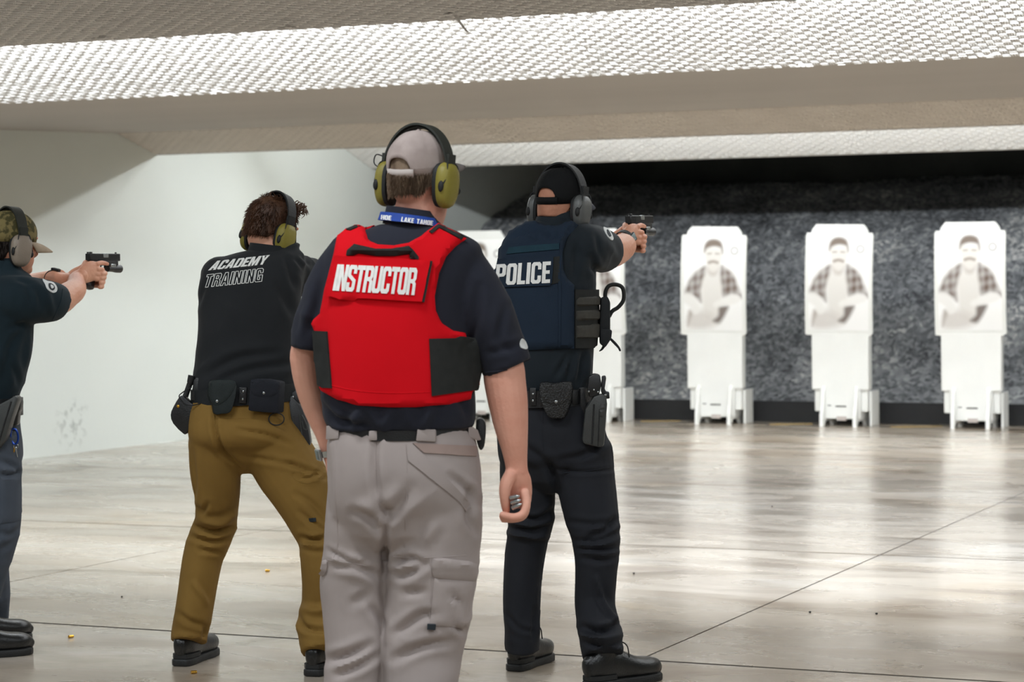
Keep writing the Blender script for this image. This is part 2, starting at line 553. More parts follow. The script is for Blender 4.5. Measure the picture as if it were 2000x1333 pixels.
def floor_mat():
    m = bpy.data.materials.new('polished_concrete')
    m.use_nodes = True
    N, L = m.node_tree.nodes, m.node_tree.links
    b = N['Principled BSDF']
    tc = N.new('ShaderNodeTexCoord')
    ge = N.new('ShaderNodeNewGeometry')

    def noise(scale, detail, stretch, dist=0.0):
        mp = N.new('ShaderNodeMapping')
        mp.inputs['Scale'].default_value = stretch
        L.new(ge.outputs['Position'], mp.inputs['Vector'])
        n = N.new('ShaderNodeTexNoise')
        n.inputs['Scale'].default_value = scale
        n.inputs['Detail'].default_value = detail
        n.inputs['Distortion'].default_value = dist
        L.new(mp.outputs['Vector'], n.inputs['Vector'])
        return n.outputs['Fac']

    def ramp(fac, stops):
        r = N.new('ShaderNodeValToRGB')
        e = r.color_ramp.elements
        e[0].position, e[0].color = stops[0][0], (*stops[0][1], 1)
        e[1].position, e[1].color = stops[-1][0], (*stops[-1][1], 1)
        for p, c in stops[1:-1]:
            q = e.new(p)
            q.color = (*c, 1)
        L.new(fac, r.inputs['Fac'])
        return r.outputs['Color']

    def mix(a, bb, fac, mode='MIX'):
        x = N.new('ShaderNodeMix')
        x.data_type = 'RGBA'
        x.blend_type = mode
        if isinstance(fac, float):
            x.inputs['Factor'].default_value = fac
        else:
            L.new(fac, x.inputs['Factor'])
        L.new(a, x.inputs[6])
        L.new(bb, x.inputs[7])
        return x.outputs[2]

    base = ramp(noise(.55, 6, (1, 1.5, 1), .8), [(.3, srgb(152, 139, 123)), (.5, srgb(177, 165, 149)), (.7, srgb(194, 186, 175))])
    stain = ramp(noise(1.0, 5, (.8, 1.6, 1), 1.2), [(.50, (1, 1, 1)), (.62, srgb(214, 206, 196)), (.74, srgb(176, 164, 150))])
    fine = ramp(noise(16, 6, (1, 2, 1)), [(.3, srgb(242, 241, 240)), (.7, (1, 1, 1))])
    tan = ramp(noise(.8, 4, (1, 1, 1), .5), [(.55, (1, 1, 1)), (.75, srgb(240, 228, 206))])
    c = mix(base, stain, 1.0, 'MULTIPLY')
    c = mix(c, fine, 1.0, 'MULTIPLY')
    c = mix(c, tan, 1.0, 'MULTIPLY')
    L.new(c, b.inputs['Base Color'])
    rr = N.new('ShaderNodeMapRange')
    L.new(noise(1.3, 6, (.7, 1.8, 1), 1.0), rr.inputs[0])
    rr.inputs[1].default_value = .35
    rr.inputs[2].default_value = .68
    rr.inputs[3].default_value = .20
    rr.inputs[4].default_value = .36
    L.new(rr.outputs[0], b.inputs['Roughness'])
    b.inputs['Specular IOR Level'].default_value = .5
    b.inputs['Coat Weight'].default_value = .4
    b.inputs['Coat Roughness'].default_value = .17
    bp = N.new('ShaderNodeBump')
    bp.inputs['Strength'].default_value = .03
    bp.inputs['Distance'].default_value = .012
    L.new(noise(5, 4, (1, 1.5, 1)), bp.inputs['Height'])
    L.new(bp.outputs['Normal'], b.inputs['Normal'])
    return m


M['floor'] = floor_mat()
YJ = [-3.0, 0.83, 4.38, 7.93, 11.43, 15.05, 18.65, 22.25]
XJ = [WX - .1, -10.05, -6.5, -2.95, .6, 4.15, 7.7]
floor = mk('floor', *boxvf(WX - .2, 7.9, -3.2, 28.2, -.3, -.0015), M['joint'])
tag(floor, 'polished grey concrete slab floor with dark control joints', 'floor', kind='structure')
for i in range(len(XJ) - 1):
    for j in range(len(YJ) - 1):
        g = .005
        gy = .013
        mk('slab', *boxvf(XJ[i] + g, XJ[i + 1] - g, YJ[j] + gy, YJ[j + 1] - gy, -.06, 0), M['floor'], floor, smooth=False)
box('slab', (WX - .1, 7.7, 22.256, 28, -.06, -.0005), M['floor'], floor)

for x, y, ln in ((1790, 834, .5), (1545, 829, .42), (1290, 823, .4)):
    c = c2w(px(x, y, gd(x, y)))
    mx = Matrix.Translation((c.x, c.y, 0)) @ Matrix.Rotation(.5, 4, 'Z')
    mk('paint_mark', *xf(boxvf(-ln / 2, ln / 2, -.03, .03, .0, .002), mx), M['yellow_paint'], floor)


def wall_mat_scuff():
    m = mat('wall_paint_scuffed', srgb(206, 209, 202), 0.7, srgb(199, 203, 197), 1.0, .3, .05, 60, spec=.25)
    N, L = m.node_tree.nodes, m.node_tree.links
    b = N['Principled BSDF']
    old = b.inputs['Base Color'].links[0].from_socket
    ge = N.new('ShaderNodeNewGeometry')
    # a cluster of scuff marks
    v = N.new('ShaderNodeVectorMath')
    v.operation = 'DISTANCE'
    L.new(ge.outputs['Position'], v.inputs[0])
    v.inputs[1].default_value = (WX, 16.25, .27)
    r = N.new('ShaderNodeMapRange')
    L.new(v.outputs['Value'], r.inputs[0])
    r.inputs[1].default_value, r.inputs[2].default_value = .05, .3
    r.inputs[3].default_value, r.inputs[4].default_value = 1, 0
    n = N.new('ShaderNodeTexNoise')
    n.inputs['Scale'].default_value = 14
    n.inputs['Detail'].default_value = 3
    L.new(ge.outputs['Position'], n.inputs['Vector'])
    g = N.new('ShaderNodeMapRange')
    L.new(n.outputs['Fac'], g.inputs[0])
    g.inputs[1].default_value, g.inputs[2].default_value = .56, .66
    mu = N.new('ShaderNodeMath')
    mu.operation = 'MULTIPLY'
    L.new(r.outputs[0], mu.inputs[0])
    L.new(g.outputs[0], mu.inputs[1])
    mu2 = N.new('ShaderNodeMath')
    mu2.operation = 'MULTIPLY'
    mu2.inputs[1].default_value = .5
    L.new(mu.outputs[0], mu2.inputs[0])
    x = N.new('ShaderNodeMix')
    x.data_type = 'RGBA'
    L.new(mu2.outputs[0], x.inputs['Factor'])
    L.new(old, x.inputs[6])
    x.inputs[7].default_value = (*srgb(110, 112, 108), 1)
    L.new(x.outputs[2], b.inputs['Base Color'])
    return m


def struct(name, b, m, label, cat):
    o = box(name, b, m)
    return tag(o, label, cat, kind='structure')


struct('wall_left', (WX - .3, WX, -3.2, 28.2, -.06, 4.2), wall_mat_scuff(), 'smooth pale grey painted side wall of the range', 'wall')
struct('wall_right', (7.7, 8.0, -3.2, 28.2, -.06, 4.2), M['wall_mid'], 'grey painted wall on the right of the range', 'wall')
struct('wall_front', (WX - .3, 8.0, -3.3, -3.0, -.06, 4.2), M['wall_mid'], 'grey wall behind the firing line', 'wall')
struct('wall_back', (WX - .3, 8.0, 27.6, 28.2, -.06, 4.2), M['wall_dark'], 'dark steel wall above the rubber berm', 'wall')
struct('ceiling', (WX - .3, 8.0, -3.2, 28.2, 4.0, 4.3), M['wall_mid'], 'grey ceiling hidden above the baffles', 'ceiling')


# acoustic foam in a basket weave: every cell is three small ribs, the next cell turned by 90 degrees
def weave(name, x0, x1, p0, p1, pitch, m, parent, h=.3, seed=1):
    """p0, p1 = (Y, z) of the two long edges; the ribs stand on the underside"""
    a = np.array([0, p0[0], p0[1]])
    e = np.array([0, p1[0] - p0[0], p1[1] - p0[1]])
    ln = np.linalg.norm(e)
    e = e / ln
    nrm = np.cross([1, 0, 0], e)
    if nrm[2] > 0:
        nrm = -nrm
    nx, ny = int((x1 - x0) / pitch), int(ln / pitch)
    ii, jj = np.meshgrid(np.arange(nx), np.arange(ny))
    ii, jj = ii.ravel(), jj.ravel()
    odd = (ii + jj) % 2
    r = np.random.default_rng(seed)
    V, n = [], 0
    for q in (-1, 0, 1):
        cx = (ii + .5) * pitch + np.where(odd == 1, q * pitch * .32, 0)
        cy = (jj + .5) * pitch + np.where(odd == 1, 0, q * pitch * .32)
        hx = np.where(odd == 1, .115, .49) * pitch
        hy = np.where(odd == 1, .49, .115) * pitch
        hh = h * pitch * np.where(odd == 1, .75, 1.1) * r.uniform(.85, 1.15, len(ii))
        for (sx, sy, sz, ins) in ((-1, -1, 0, 1), (1, -1, 0, 1), (1, 1, 0, 1), (-1, 1, 0, 1), (-1, -1, 1, .72), (1, -1, 1, .72), (1, 1, 1, .72), (-1, 1, 1, .72)):
            X = x0 + cx + sx * (hx - (1 - ins) * .115 * pitch)
            Y = cy + sy * (hy - (1 - ins) * .115 * pitch)
            V.append(np.stack([X, a[1] + Y * e[1] + sz * hh * nrm[1], a[2] + Y * e[2] + sz * hh * nrm[2]], 1))
    V = np.stack(V, 1).reshape(-1, 24, 3)            # cell, 3 bars x 8
    nb = len(V) * 3
    V = V.reshape(-1, 3)
    base = (np.arange(nb) * 8)[:, None, None]
    Q = np.array([(4, 5, 6, 7), (0, 1, 5, 4), (1, 2, 6, 5), (2, 3, 7, 6), (3, 0, 4, 7)])[None]
    Fq = (base + Q).reshape(-1, 4)
    me = bpy.data.meshes.new(name)
    me.vertices.add(len(V))
    me.vertices.foreach_set('co', V.ravel())
    me.loops.add(Fq.size)
    me.loops.foreach_set('vertex_index', Fq.ravel())
    me.polygons.add(len(Fq))
    me.polygons.foreach_set('loop_start', np.arange(0, Fq.size, 4))
    me.update(calc_edges=True)
    o = link(name, me, m, parent, smooth=False)
    o['kind'] = 'stuff'
    return o


def plank(name, x0, x1, p0, p1, t, m, parent):
    a, b = Vector((0, *p0)), Vector((0, *p1))
    e = (b - a).normalized()
    n = Vector((0, -e.z, e.y))
    if n.z < 0:
        n = -n
    v = [(x, q.y, q.z) for x in (x0, x1) for q in (a, b, b + n * t, a + n * t)]
    f = [(0, 1, 2, 3), (7, 6, 5, 4), (0, 4, 5, 1), (1, 5, 6, 2), (2, 6, 7, 3), (3, 7, 4, 0)]
    return mk(name, v, f, m, parent, smooth=False)


X0, X1 = WX, 7.7
pA0, pA1 = (6.6, 2.62), (8.82, 2.50)
pB0, pB1 = (9.75, 2.93), (11.45, 2.50)
pC0, pC1, pC2 = (11.45, 2.50), (16.98, 2.73), (17.61, 2.57)
pD0, pD1 = (18.9, 3.50), (21.84, 2.63)

bf = empty('ceiling_baffle', (0, 7.7, 2.7))
tag(bf, 'shaded tan foam ceiling baffle nearest the camera, at the very top', 'ceiling baffle', 'ceiling baffles across the range')


def under(root, o):
    o.parent = root
    o.matrix_parent_inverse = Matrix.Translation(-Vector(root.location))
    return o


under(bf, plank('board', X0, X1, pA0, pA1, .06, M['foam_back'], None))
under(bf, weave('foam_ribs', -7.0, 1.2, (7.4, 2.577), pA1, .042, M['foam'], None, .22, 2))
bfB = empty('ceiling_baffle', (0, 10.6, 2.7))
tag(bfB, 'brightly lit white woven-pattern foam ceiling baffle with ragged edge', 'ceiling baffle', 'ceiling baffles across the range')
under(bfB, plank('board', X0, X1, pB0, pB1, .05, M['foam_back'], None))
under(bfB, weave('foam_ribs', -9.2, 1.2, (10.1, 2.8415), pB1, .042, M['foam'], None, .30, 3))
bfC = empty('ceiling_baffle', (0, 14.5, 2.6))
tag(bfC, 'wide shaded grey board ceiling baffle spanning the middle of the range', 'ceiling baffle', 'ceiling baffles across the range')
under(bfC, plank('board', X0, X1, pC0, pC1, .05, M['board'], None))
under(bfC, plank('sloped_board', X0, X1, pC1, pC2, .05, M['foam_dim'], None))
under(bfC, weave('foam_ribs', WX, 1.5, pC1, pC2, .05, M['foam_dim'], None, .14, 4))
under(bfC, plank('edge_board', X0, X1, (17.61, 2.57), (17.66, 3.0), .03, M['board'], None))
bfD = empty('ceiling_baffle', (0, 20.5, 2.9))
tag(bfD, 'bright white foam ceiling baffle just above the paper targets', 'ceiling baffle', 'ceiling baffles across the range')
under(bfD, plank('board', X0, X1, pD0, pD1, .05, M['foam_white'], None))
under(bfD, weave('foam_ribs', WX, 1.5, (20.2, 3.1153), pD1, .06, M['foam_white'], None, .09, 5))

# torn flap of foam hanging from the near edge
_c = c2w(px(900, 45, 9.55))
flap = []
for i in range(7):
    t = i / 6
    flap.append((_c.x + (t - .5) * .055, _c.y + .02 * math.sin(t * 3), _c.z + .035 - .07 * t - .012 * math.sin(t * 3), .004, .016 * (1 - .6 * t)))
under(bf, mk('torn_flap', *tube(flap, 8, (0, 1, 0), 3), M['foam']))
# crumbled chunks where foam has broken off along the edges
for bx_, (x, y, d) in ((bf, (885, 28, 9.5)), (bf, (1010, 26, 9.5)), (bfB, (330, 185, 12.35)), (bfB, (425, 180, 12.3)), (bfB, (1925, 108, 11.3)), (bfB, (1570, 128, 11.6)), (bf, (190, 73, 9.8)), (bf, (560, 54, 9.7))):
    c = c2w(px(x, y, d))
    parts = [ball((c.x + random.uniform(-.03, .03), c.y + random.uniform(-.01, .02), c.z + random.uniform(-.006, .006)), (random.uniform(.008, .018), .012, random.uniform(.004, .008)), 5) for _ in range(5)]
    under(bx_, mk('broken_foam', *joinvf(parts), M['foam'], smooth=False))


# strip lamps above and behind the baffles
def strip_lamp(x, y, z, tilt, power, length, label, col=(.90, .955, 1.0), width=.18, power2=0.0, face=1.3, base=0.0):
    root = empty('strip_lamp', (x, y, z))
    root.rotation_euler = (tilt, 0, 0)
    tag(root, label, 'lamp', 'strip lamps above the baffles')
    box('housing', (-length / 2, length / 2, -width / 2 - .02, width / 2 + .02, .02, .08), M['board'], root, .006)
    box('end_cap', (-length / 2 - .02, -length / 2, -width / 2, width / 2, .015, .08), M['white_plastic'], root)
    box('end_cap', (length / 2, length / 2 + .02, -width / 2, width / 2, .015, .08), M['white_plastic'], root)
    for ang, pw in ((base, power), (face, power2)):
        if not pw:
            continue
        ld = bpy.data.lights.new('lamp_light', 'AREA')
        ld.shape = 'RECTANGLE'
        ld.size, ld.size_y = length, width
        ld.energy = pw
        ld.color = col
        lo = bpy.data.objects.new('lamp_light', ld)
        COL.objects.link(lo)
        lo.parent = root
        lo.rotation_euler = (ang, 0, 0)
        if ang > 0:
            lo.location = (0, width * .5 + .075, .05)
    return root


ORD = ('first', 'second', 'third', 'fourth', 'fifth', 'sixth')
for n_, x in enumerate((-8.6, -5.8, -3.0, -.2, 2.6, 5.4)):
    strip_lamp(x, 18.9, 3.0, 0, P_FAR, 2.6, ORD[n_] + ' strip lamp from the left wall above the far white baffle', power2=P_FAR2, face=2.3, base=-.55, width=.07)
for n_, x in enumerate((-8.2, -5.4, -2.6, .2, 3.0)):
    strip_lamp(x, 9.35, 2.80, 0, P_MID, 2.6, ORD[n_] + ' strip lamp from the left wall behind the nearest tan baffle', power2=P_MID2)
for n_, x in enumerate((-7.0, -3.2, .6, 4.4)):  # unseen fill lamps, added to brighten the people's backs
    for y in (.8, 4.4):
        strip_lamp(x, y, 3.9, 0, P_FILL, 1.6, ORD[n_] + ' added fill lamp from the left in the ' + ('rear' if y < 2 else 'front') + ' ceiling row behind the shooters', width=.4)


# rubber berm: a bank of shredded rubber rising to the back
def berm():
    prof = [(22.20, .0), (22.24, .18), (22.5, .24), (23.2, .82), (24.3, 1.86), (25.6, 2.40), (26.6, 2.58), (27.55, 2.62)]
    P = cr(prof, 12)
    P = P[P[:, 0] > 22.245]
    nx, ny = 420, len(P)
    xs = np.linspace(WX + .005, 4.0, nx)
    gx = np.repeat(xs[None], ny, 0)
    gy = np.repeat(P[:, :1], nx, 1)
    gz = np.repeat(P[:, 1:], nx, 1)
    w, w2 = Wob(11, 9), Wob(12, 9)
    Q = np.stack([gx, gy, gz], -1).reshape(-1, 3)
    d = w(Q * 2.2) * .05 + w2(Q * 11) * .025 + RNG.normal(size=len(Q)) * .016
    fade = np.clip((Q[:, 2] - .2) / .3, 0, 1)
    d = d * fade
    V = Q + np.stack([d * 0, -d * .7, d * .7], 1)
    idx = np.arange(nx * ny).reshape(ny, nx)
    Fc = np.stack([idx[:-1, :-1], idx[:-1, 1:], idx[1:, 1:], idx[1:, :-1]], -1).reshape(-1, 4)
    m = bpy.data.materials.new('shredded_rubber')
    m.use_nodes = True
    N, L = m.node_tree.nodes, m.node_tree.links
    b = N['Principled BSDF']
    b.inputs['Roughness'].default_value = .9
    ge = N.new('ShaderNodeNewGeometry')
    vo = N.new('ShaderNodeTexVoronoi')
    vo.inputs['Scale'].default_value = 24
    L.new(ge.outputs['Position'], vo.inputs['Vector'])
    sp = N.new('ShaderNodeSeparateColor')
    L.new(vo.outputs['Color'], sp.inputs[0])
    n1 = N.new('ShaderNodeTexNoise')
    n1.inputs['Scale'].default_value = 1.1
    n1.inputs['Detail'].default_value = 5
    n1.inputs['Roughness'].default_value = .6
    L.new(ge.outputs['Position'], n1.inputs['Vector'])
    ad = N.new('ShaderNodeMath')
    ad.operation = 'MULTIPLY_ADD'
    L.new(n1.outputs['Fac'], ad.inputs[0])
    ad.inputs[1].default_value = 2.6
    L.new(sp.outputs[0], ad.inputs[2])
    rp = N.new('ShaderNodeValToRGB')
    e = rp.color_ramp.elements
    e[0].position, e[0].color = .30, (*srgb(60, 61, 63), 1)
    e[1].position, e[1].color = .90, (*srgb(222, 220, 216), 1)
    q = e.new(.52)
    q.color = (*srgb(112, 114, 117), 1)
    q = e.new(.74)
    q.color = (*srgb(156, 158, 160), 1)
    dv = N.new('ShaderNodeMath')
    dv.operation = 'MULTIPLY'
    dv.inputs[1].default_value = .34
    L.new(ad.outputs[0], dv.inputs[0])
    L.new(dv.outputs[0], rp.inputs['Fac'])
    L.new(rp.outputs['Color'], b.inputs['Base Color'])
    o = mk('rubber_berm', V, Fc.tolist(), m, fix=False)
    return tag(o, 'grey bank of shredded rubber bullet trap behind the targets', 'rubber berm', kind='stuff')


berm()
kb = box('berm_kerb', (WX, 7.7, 22.16, 22.24, 0, .205), M['black_band'], None, .004)
tag(kb, 'low black board along the foot of the rubber berm', 'kerb')


# ------------------------------------------------------------------ targets
def target_print():
    """soft sepia photograph of a man, as colours of the printed sheet"""
    nx, nz = 90, 140
    w, z0, z1 = .60, .93, 1.86
    xs, zs = np.linspace(-w / 2, w / 2, nx), np.linspace(z0, z1, nz)
    gx, gz = np.meshgrid(xs, zs)
    # picture frame measured on the sheet: 0..1 across, 0..1 from the top
    U, Vv = (gx + .335) / .67, (1.95 - gz) / 1.07
    PP = np.stack([U.ravel(), Vv.ravel() * 1.6], 1)
    col = np.ones((nx * nz, 3)) * np.array([.93, .925, .91])

    def add(poly, c, soft, op=1.0, tex=None):
        poly = [(a, b * 1.6) for a, b in poly]
        poly = closed_cr(poly, 3)
        ins = inside_np(PP, [poly])
        di = dist_np(PP, [poly])
        sd = np.where(ins, di, -di)
        a = np.clip(sd / soft * .5 + .5, 0, 1) * op
        if tex is not None:
            a = a * tex
        col[:] = col * (1 - a[:, None]) + np.array(c) * a[:, None]

    x_, y_ = PP[:, 0], PP[:, 1]
    plaid = .80 + .09 * np.sin(x_ * 62) + .09 * np.sin(y_ * 48 + x_ * 10) + .05 * np.sin(x_ * 17 + y_ * 9)
    brown, hair, tone = srgb(104, 86, 76), srgb(108, 90, 76), srgb(206, 200, 192)
    # torso / vest undershirt tone
    add([(.34, .44), (.62, .44), (.66, .62), (.62, .80), (.50, .85), (.36, .80), (.32, .62)], srgb(222, 218, 212), .05, .8)
    add([(.10, .93), (.16, .80), (.36, .78), (.60, .86), (.50, .92), (.30, .95)], srgb(206, 200, 194), .06, .8)
    # open plaid shirt, two halves
    add([(.38, .36), (.28, .40), (.17, .46), (.06, .61), (.12, .635), (.22, .65), (.32, .70), (.31, .60), (.34, .50), (.39, .42)], brown, .03, 1, plaid)
    add([(.62, .36), (.72, .39), (.82, .45), (.92, .60), (.96, .665), (.88, .63), (.78, .625), (.66, .645), (.64, .55), (.61, .45)], brown, .03, 1, plaid)
    add([(.60, .74), (.74, .73), (.70, .80), (.64, .86), (.58, .89), (.50, .87), (.58, .82)], srgb(96, 80, 72), .03, .9)
    add([(.13, .78), (.19, .80), (.15, .86), (.11, .92)], srgb(150, 136, 124), .03, .7)
    # arms and hands, nearly white
    add([(.06, .63), (.16, .62), (.26, .69), (.30, .74), (.28, .80), (.20, .81), (.14, .74), (.05, .70)], srgb(236, 234, 230), .025, .9)
    add([(.52, .70), (.66, .66), (.80, .625), (.92, .65), (.90, .69), (.76, .72), (.62, .735), (.52, .74)], srgb(238, 236, 232), .025, .9)
    # neck, face, hair, moustache
    add([(.41, .36), (.59, .36), (.58, .43), (.50, .46), (.42, .43)], srgb(196, 188, 180), .03, .85)
    add([(.37, .21), (.63, .21), (.63, .30), (.58, .39), (.50, .42), (.43, .39), (.38, .30)], srgb(226, 222, 216), .025, .95)
    add([(.355, .24), (.36, .17), (.42, .125), (.52, .115), (.61, .14), (.645, .20), (.64, .25), (.61, .20), (.50, .185), (.40, .205)], hair, .025, .95)
    add([(.42, .325), (.50, .31), (.58, .325), (.57, .345), (.50, .335), (.43, .345)], srgb(140, 122, 108), .02, .9)
    add([(.41, .245), (.47, .243), (.47, .255), (.41, .257)], srgb(150, 136, 124), .015, .8)
    add([(.53, .243), (.59, .245), (.59, .257), (.53, .255)], srgb(150, 136, 124), .015, .8)
    # ring mark and scoring mark in the upper corners
    rr = np.hypot(PP[:, 0] - .82, PP[:, 1] - .222 * 1.6)
    a = np.exp(-((rr - .05) / .012) ** 2)[:, None]
    col[:] = col * (1 - a * .75) + np.array(srgb(130, 124, 120)) * a * .75
    for cx_, cy_ in ((.13, .14), (.27, .13)):
        rr = np.hypot(PP[:, 0] - cx_, PP[:, 1] - cy_ * 1.6)
        a = np.exp(-(rr / .025) ** 2)[:, None] * .22
        col[:] = col * (1 - a) + np.array(srgb(120, 116, 112)) * a
    V = np.stack([gx.ravel(), -.035 + .03 * ((gz.ravel() - 1.45) / .5) ** 2 - .001, gz.ravel()], 1)
    idx = np.arange(nx * nz).reshape(nz, nx)
    Fc = np.stack([idx[:-1, :-1], idx[:-1, 1:], idx[1:, 1:], idx[1:, :-1]], -1).reshape(-1, 4)
    me = bpy.data.meshes.new('print')
    me.from_pydata(V.tolist(), [], Fc.tolist())
    at = me.color_attributes.new('ink', 'FLOAT_COLOR', 'POINT')
    at.data.foreach_set('color', np.concatenate([col, np.ones((len(col), 1))], 1).ravel())
    m = bpy.data.materials.new('printed_sheet')
    m.use_nodes = True
    N, L = m.node_tree.nodes, m.node_tree.links
    n = N.new('ShaderNodeAttribute')
    n.attribute_name = 'ink'
    L.new(n.outputs['Color'], N['Principled BSDF'].inputs['Base Color'])
    N['Principled BSDF'].inputs['Roughness'].default_value = .6
    me.materials.append(m)
    return me


PRINT = target_print()


def curved_face():
    """sheet holder: tab on top, notched shoulders, gently bowed, 3 cm thick"""
    out = [(-.335, .88), (-.30, .875), (.30, .875), (.335, .90), (.335, 1.84), (.325, 1.868), (.285, 1.868), (.275, 1.90), (.235, 1.95), (-.235, 1.95),
           (-.275, 1.90), (-.285, 1.868), (-.325, 1.868), (-.335, 1.84)]
    V, T = tri_region([out], .06)
    y = lambda z: -.035 + .03 * ((z - 1.45) / .5) ** 2
    top = [(a, y(b), b) for a, b in V]
    bot = [(a, y(b) + .03, b) for a, b in V]
    n = len(V)
    Fc = [tuple(t) for t in T] + [tuple(i + n for i in reversed(t)) for t in T]
    cnt = {}
    for t in T:
        for i in range(3):
            e = (t[i], t[(i + 1) % 3])
            cnt.setdefault(tuple(sorted(e)), []).append(e)
    for e in cnt.values():
        if len(e) == 1:
            a, b = e[0]
            Fc.append((a, b, b + n, a + n))
    return mk('tmpface', top + bot, Fc, M['white_plastic']).data


FACE = curved_face()
for o in [o for o in bpy.data.objects if o.name == 'tmpface']:
    bpy.data.objects.remove(o)
TL = ['white plastic target stand with printed man, rightmost in the row',
      'white plastic target stand with printed man, second from the right',
      'white plastic target stand with printed man, directly right of the aimed pistol',
      'white plastic target stand with its middle hidden behind the navy-vested officer',
      'white plastic target stand peeking out between the red vest and the officer']
proto = None
for k in range(5):
    root = empty('target_stand', (-4.70 - 1.27 * k, 21.65, 0))
    root.rotation_euler = (0, 0, (.02, -.03, .015, 0, 0)[k])
    tag(root, TL[k], 'target', 'shooting targets in a row')
    lean = (.004, .022, .022, .0, .0)[k]
    parts = []
    if proto is None:
        parts.append(link('face_panel', FACE, M['white_plastic']))
        parts.append(link('print', PRINT, None))
        parts.append(box('column', (-.285, .285, 0, .12, .35, .90), M['white_plastic'], None, .012))
        parts.append(box('base_box', (-.20, .20, .0, .30, .07, .37), M['white_plastic'], None, .01))
        parts.append(box('side_wing', (-.265, -.20, .03, .12, .14, .36), M['white_plastic'], None, .01))
        parts.append(box('side_wing', (.20, .265, .03, .12, .14, .36), M['white_plastic'], None, .01))
        for sx in (-1, 1):
            prof = [(-.09, 0), (-.045, 0), (0, .05), (.22, .05), (.26, 0), (.34, 0), (.34, .16), (.22, .36), (.02, .42), (-.03, .34), (-.06, .2), (-.09, .1)]
            xo = sx * .18 if sx < 0 else .15
            parts.append(mk('leg_fin', *prism([(xo, a, b) for a, b in prof], (.035, 0, 0)), M['white_plastic'], None, smooth=False))
        parts.append(box('back_fin', (.26, .285, .10, .36, 0, .34), M['white_plastic'], None, .008))
        parts.append(box('slot', (-.045, .06, -.003, .02, .185, .198), M['slot']))
        parts.append(box('slot', (-.125, -.09, -.003, .02, .195, .203), M['slot']))
        parts.append(box('latch', (-.035, .06, -.006, .02, .055, .095), M['strap_pale'], None, .003))
        proto = parts
        new = parts
    else:
        new = []
        for p in proto:
            c = p.copy()
            COL.objects.link(c)
            new.append(c)
    for p in new:
        p.parent = root
        if p.data in (FACE, PRINT):
            p.rotation_euler = (0, lean, 0)
            p.location = (-1.4 * lean, 0, 0)

# ------------------------------------------------------------------ spent cases on the floor
CASES = [((523, 1118), .3, 'bright brass spent cartridge case lying between the tan-trousered legs'),
         ((139, 1247), 1.2, 'dull brass spent cartridge case near the dark shoes at the left edge'),
         ((379, 1317), .9, 'brass spent cartridge case just below the black boot at the bottom'),
         ((238, 1168), 2.0, 'tiny brownish bullet fragment on the floor left of the tan trousers')]
for (x, y), a, lab in CASES:
    c = c2w(px(x, y, gd(x, y)))
    r = .0062 if 'fragment' not in lab else .004
    root = empty('cartridge_case' if 'fragment' not in lab else 'bullet_fragment', (c.x, c.y, r), (0, 0, a))
    tag(root, lab, 'cartridge case' if 'fragment' not in lab else 'debris', 'spent cases on the floor')
    L_ = .019 if 'fragment' not in lab else .008
    mk('case_body', *tube([(-L_ / 2, 0, 0, r * .96), (L_ / 2, 0, 0, r * .92)], 14, (0, 0, 1), 1, False), M['brass'] if 'brown' not in lab else M['joint'], root)
    if 'fragment' not in lab:
        mk('rim', *tube([(-L_ / 2 - .0015, 0, 0, r), (-L_ / 2 + .0005, 0, 0, r)], 14, (0, 0, 1), 1, False), M['brass'], root)
for n_, (x, y) in enumerate([(1772, 897), (1508, 991), (1582, 1198), (1712, 1201), (1238, 1122)]):
    c = c2w(px(x, y, gd(x, y)))
    o = mk('rubber_crumb', *ball((0, 0, 0), (.006, .005, .004), 5), M['rubber'], smooth=False)
    o.location = (c.x, c.y, .004)
    tag(o, 'tiny black rubber crumb on the concrete, ' + ('farthest, near the target feet', 'below the third target from the right', 'just below the long slanting floor joint', 'rightmost of those near the bottom', 'close to the right leg of the officer')[n_], 'debris', 'rubber crumbs on the floor')

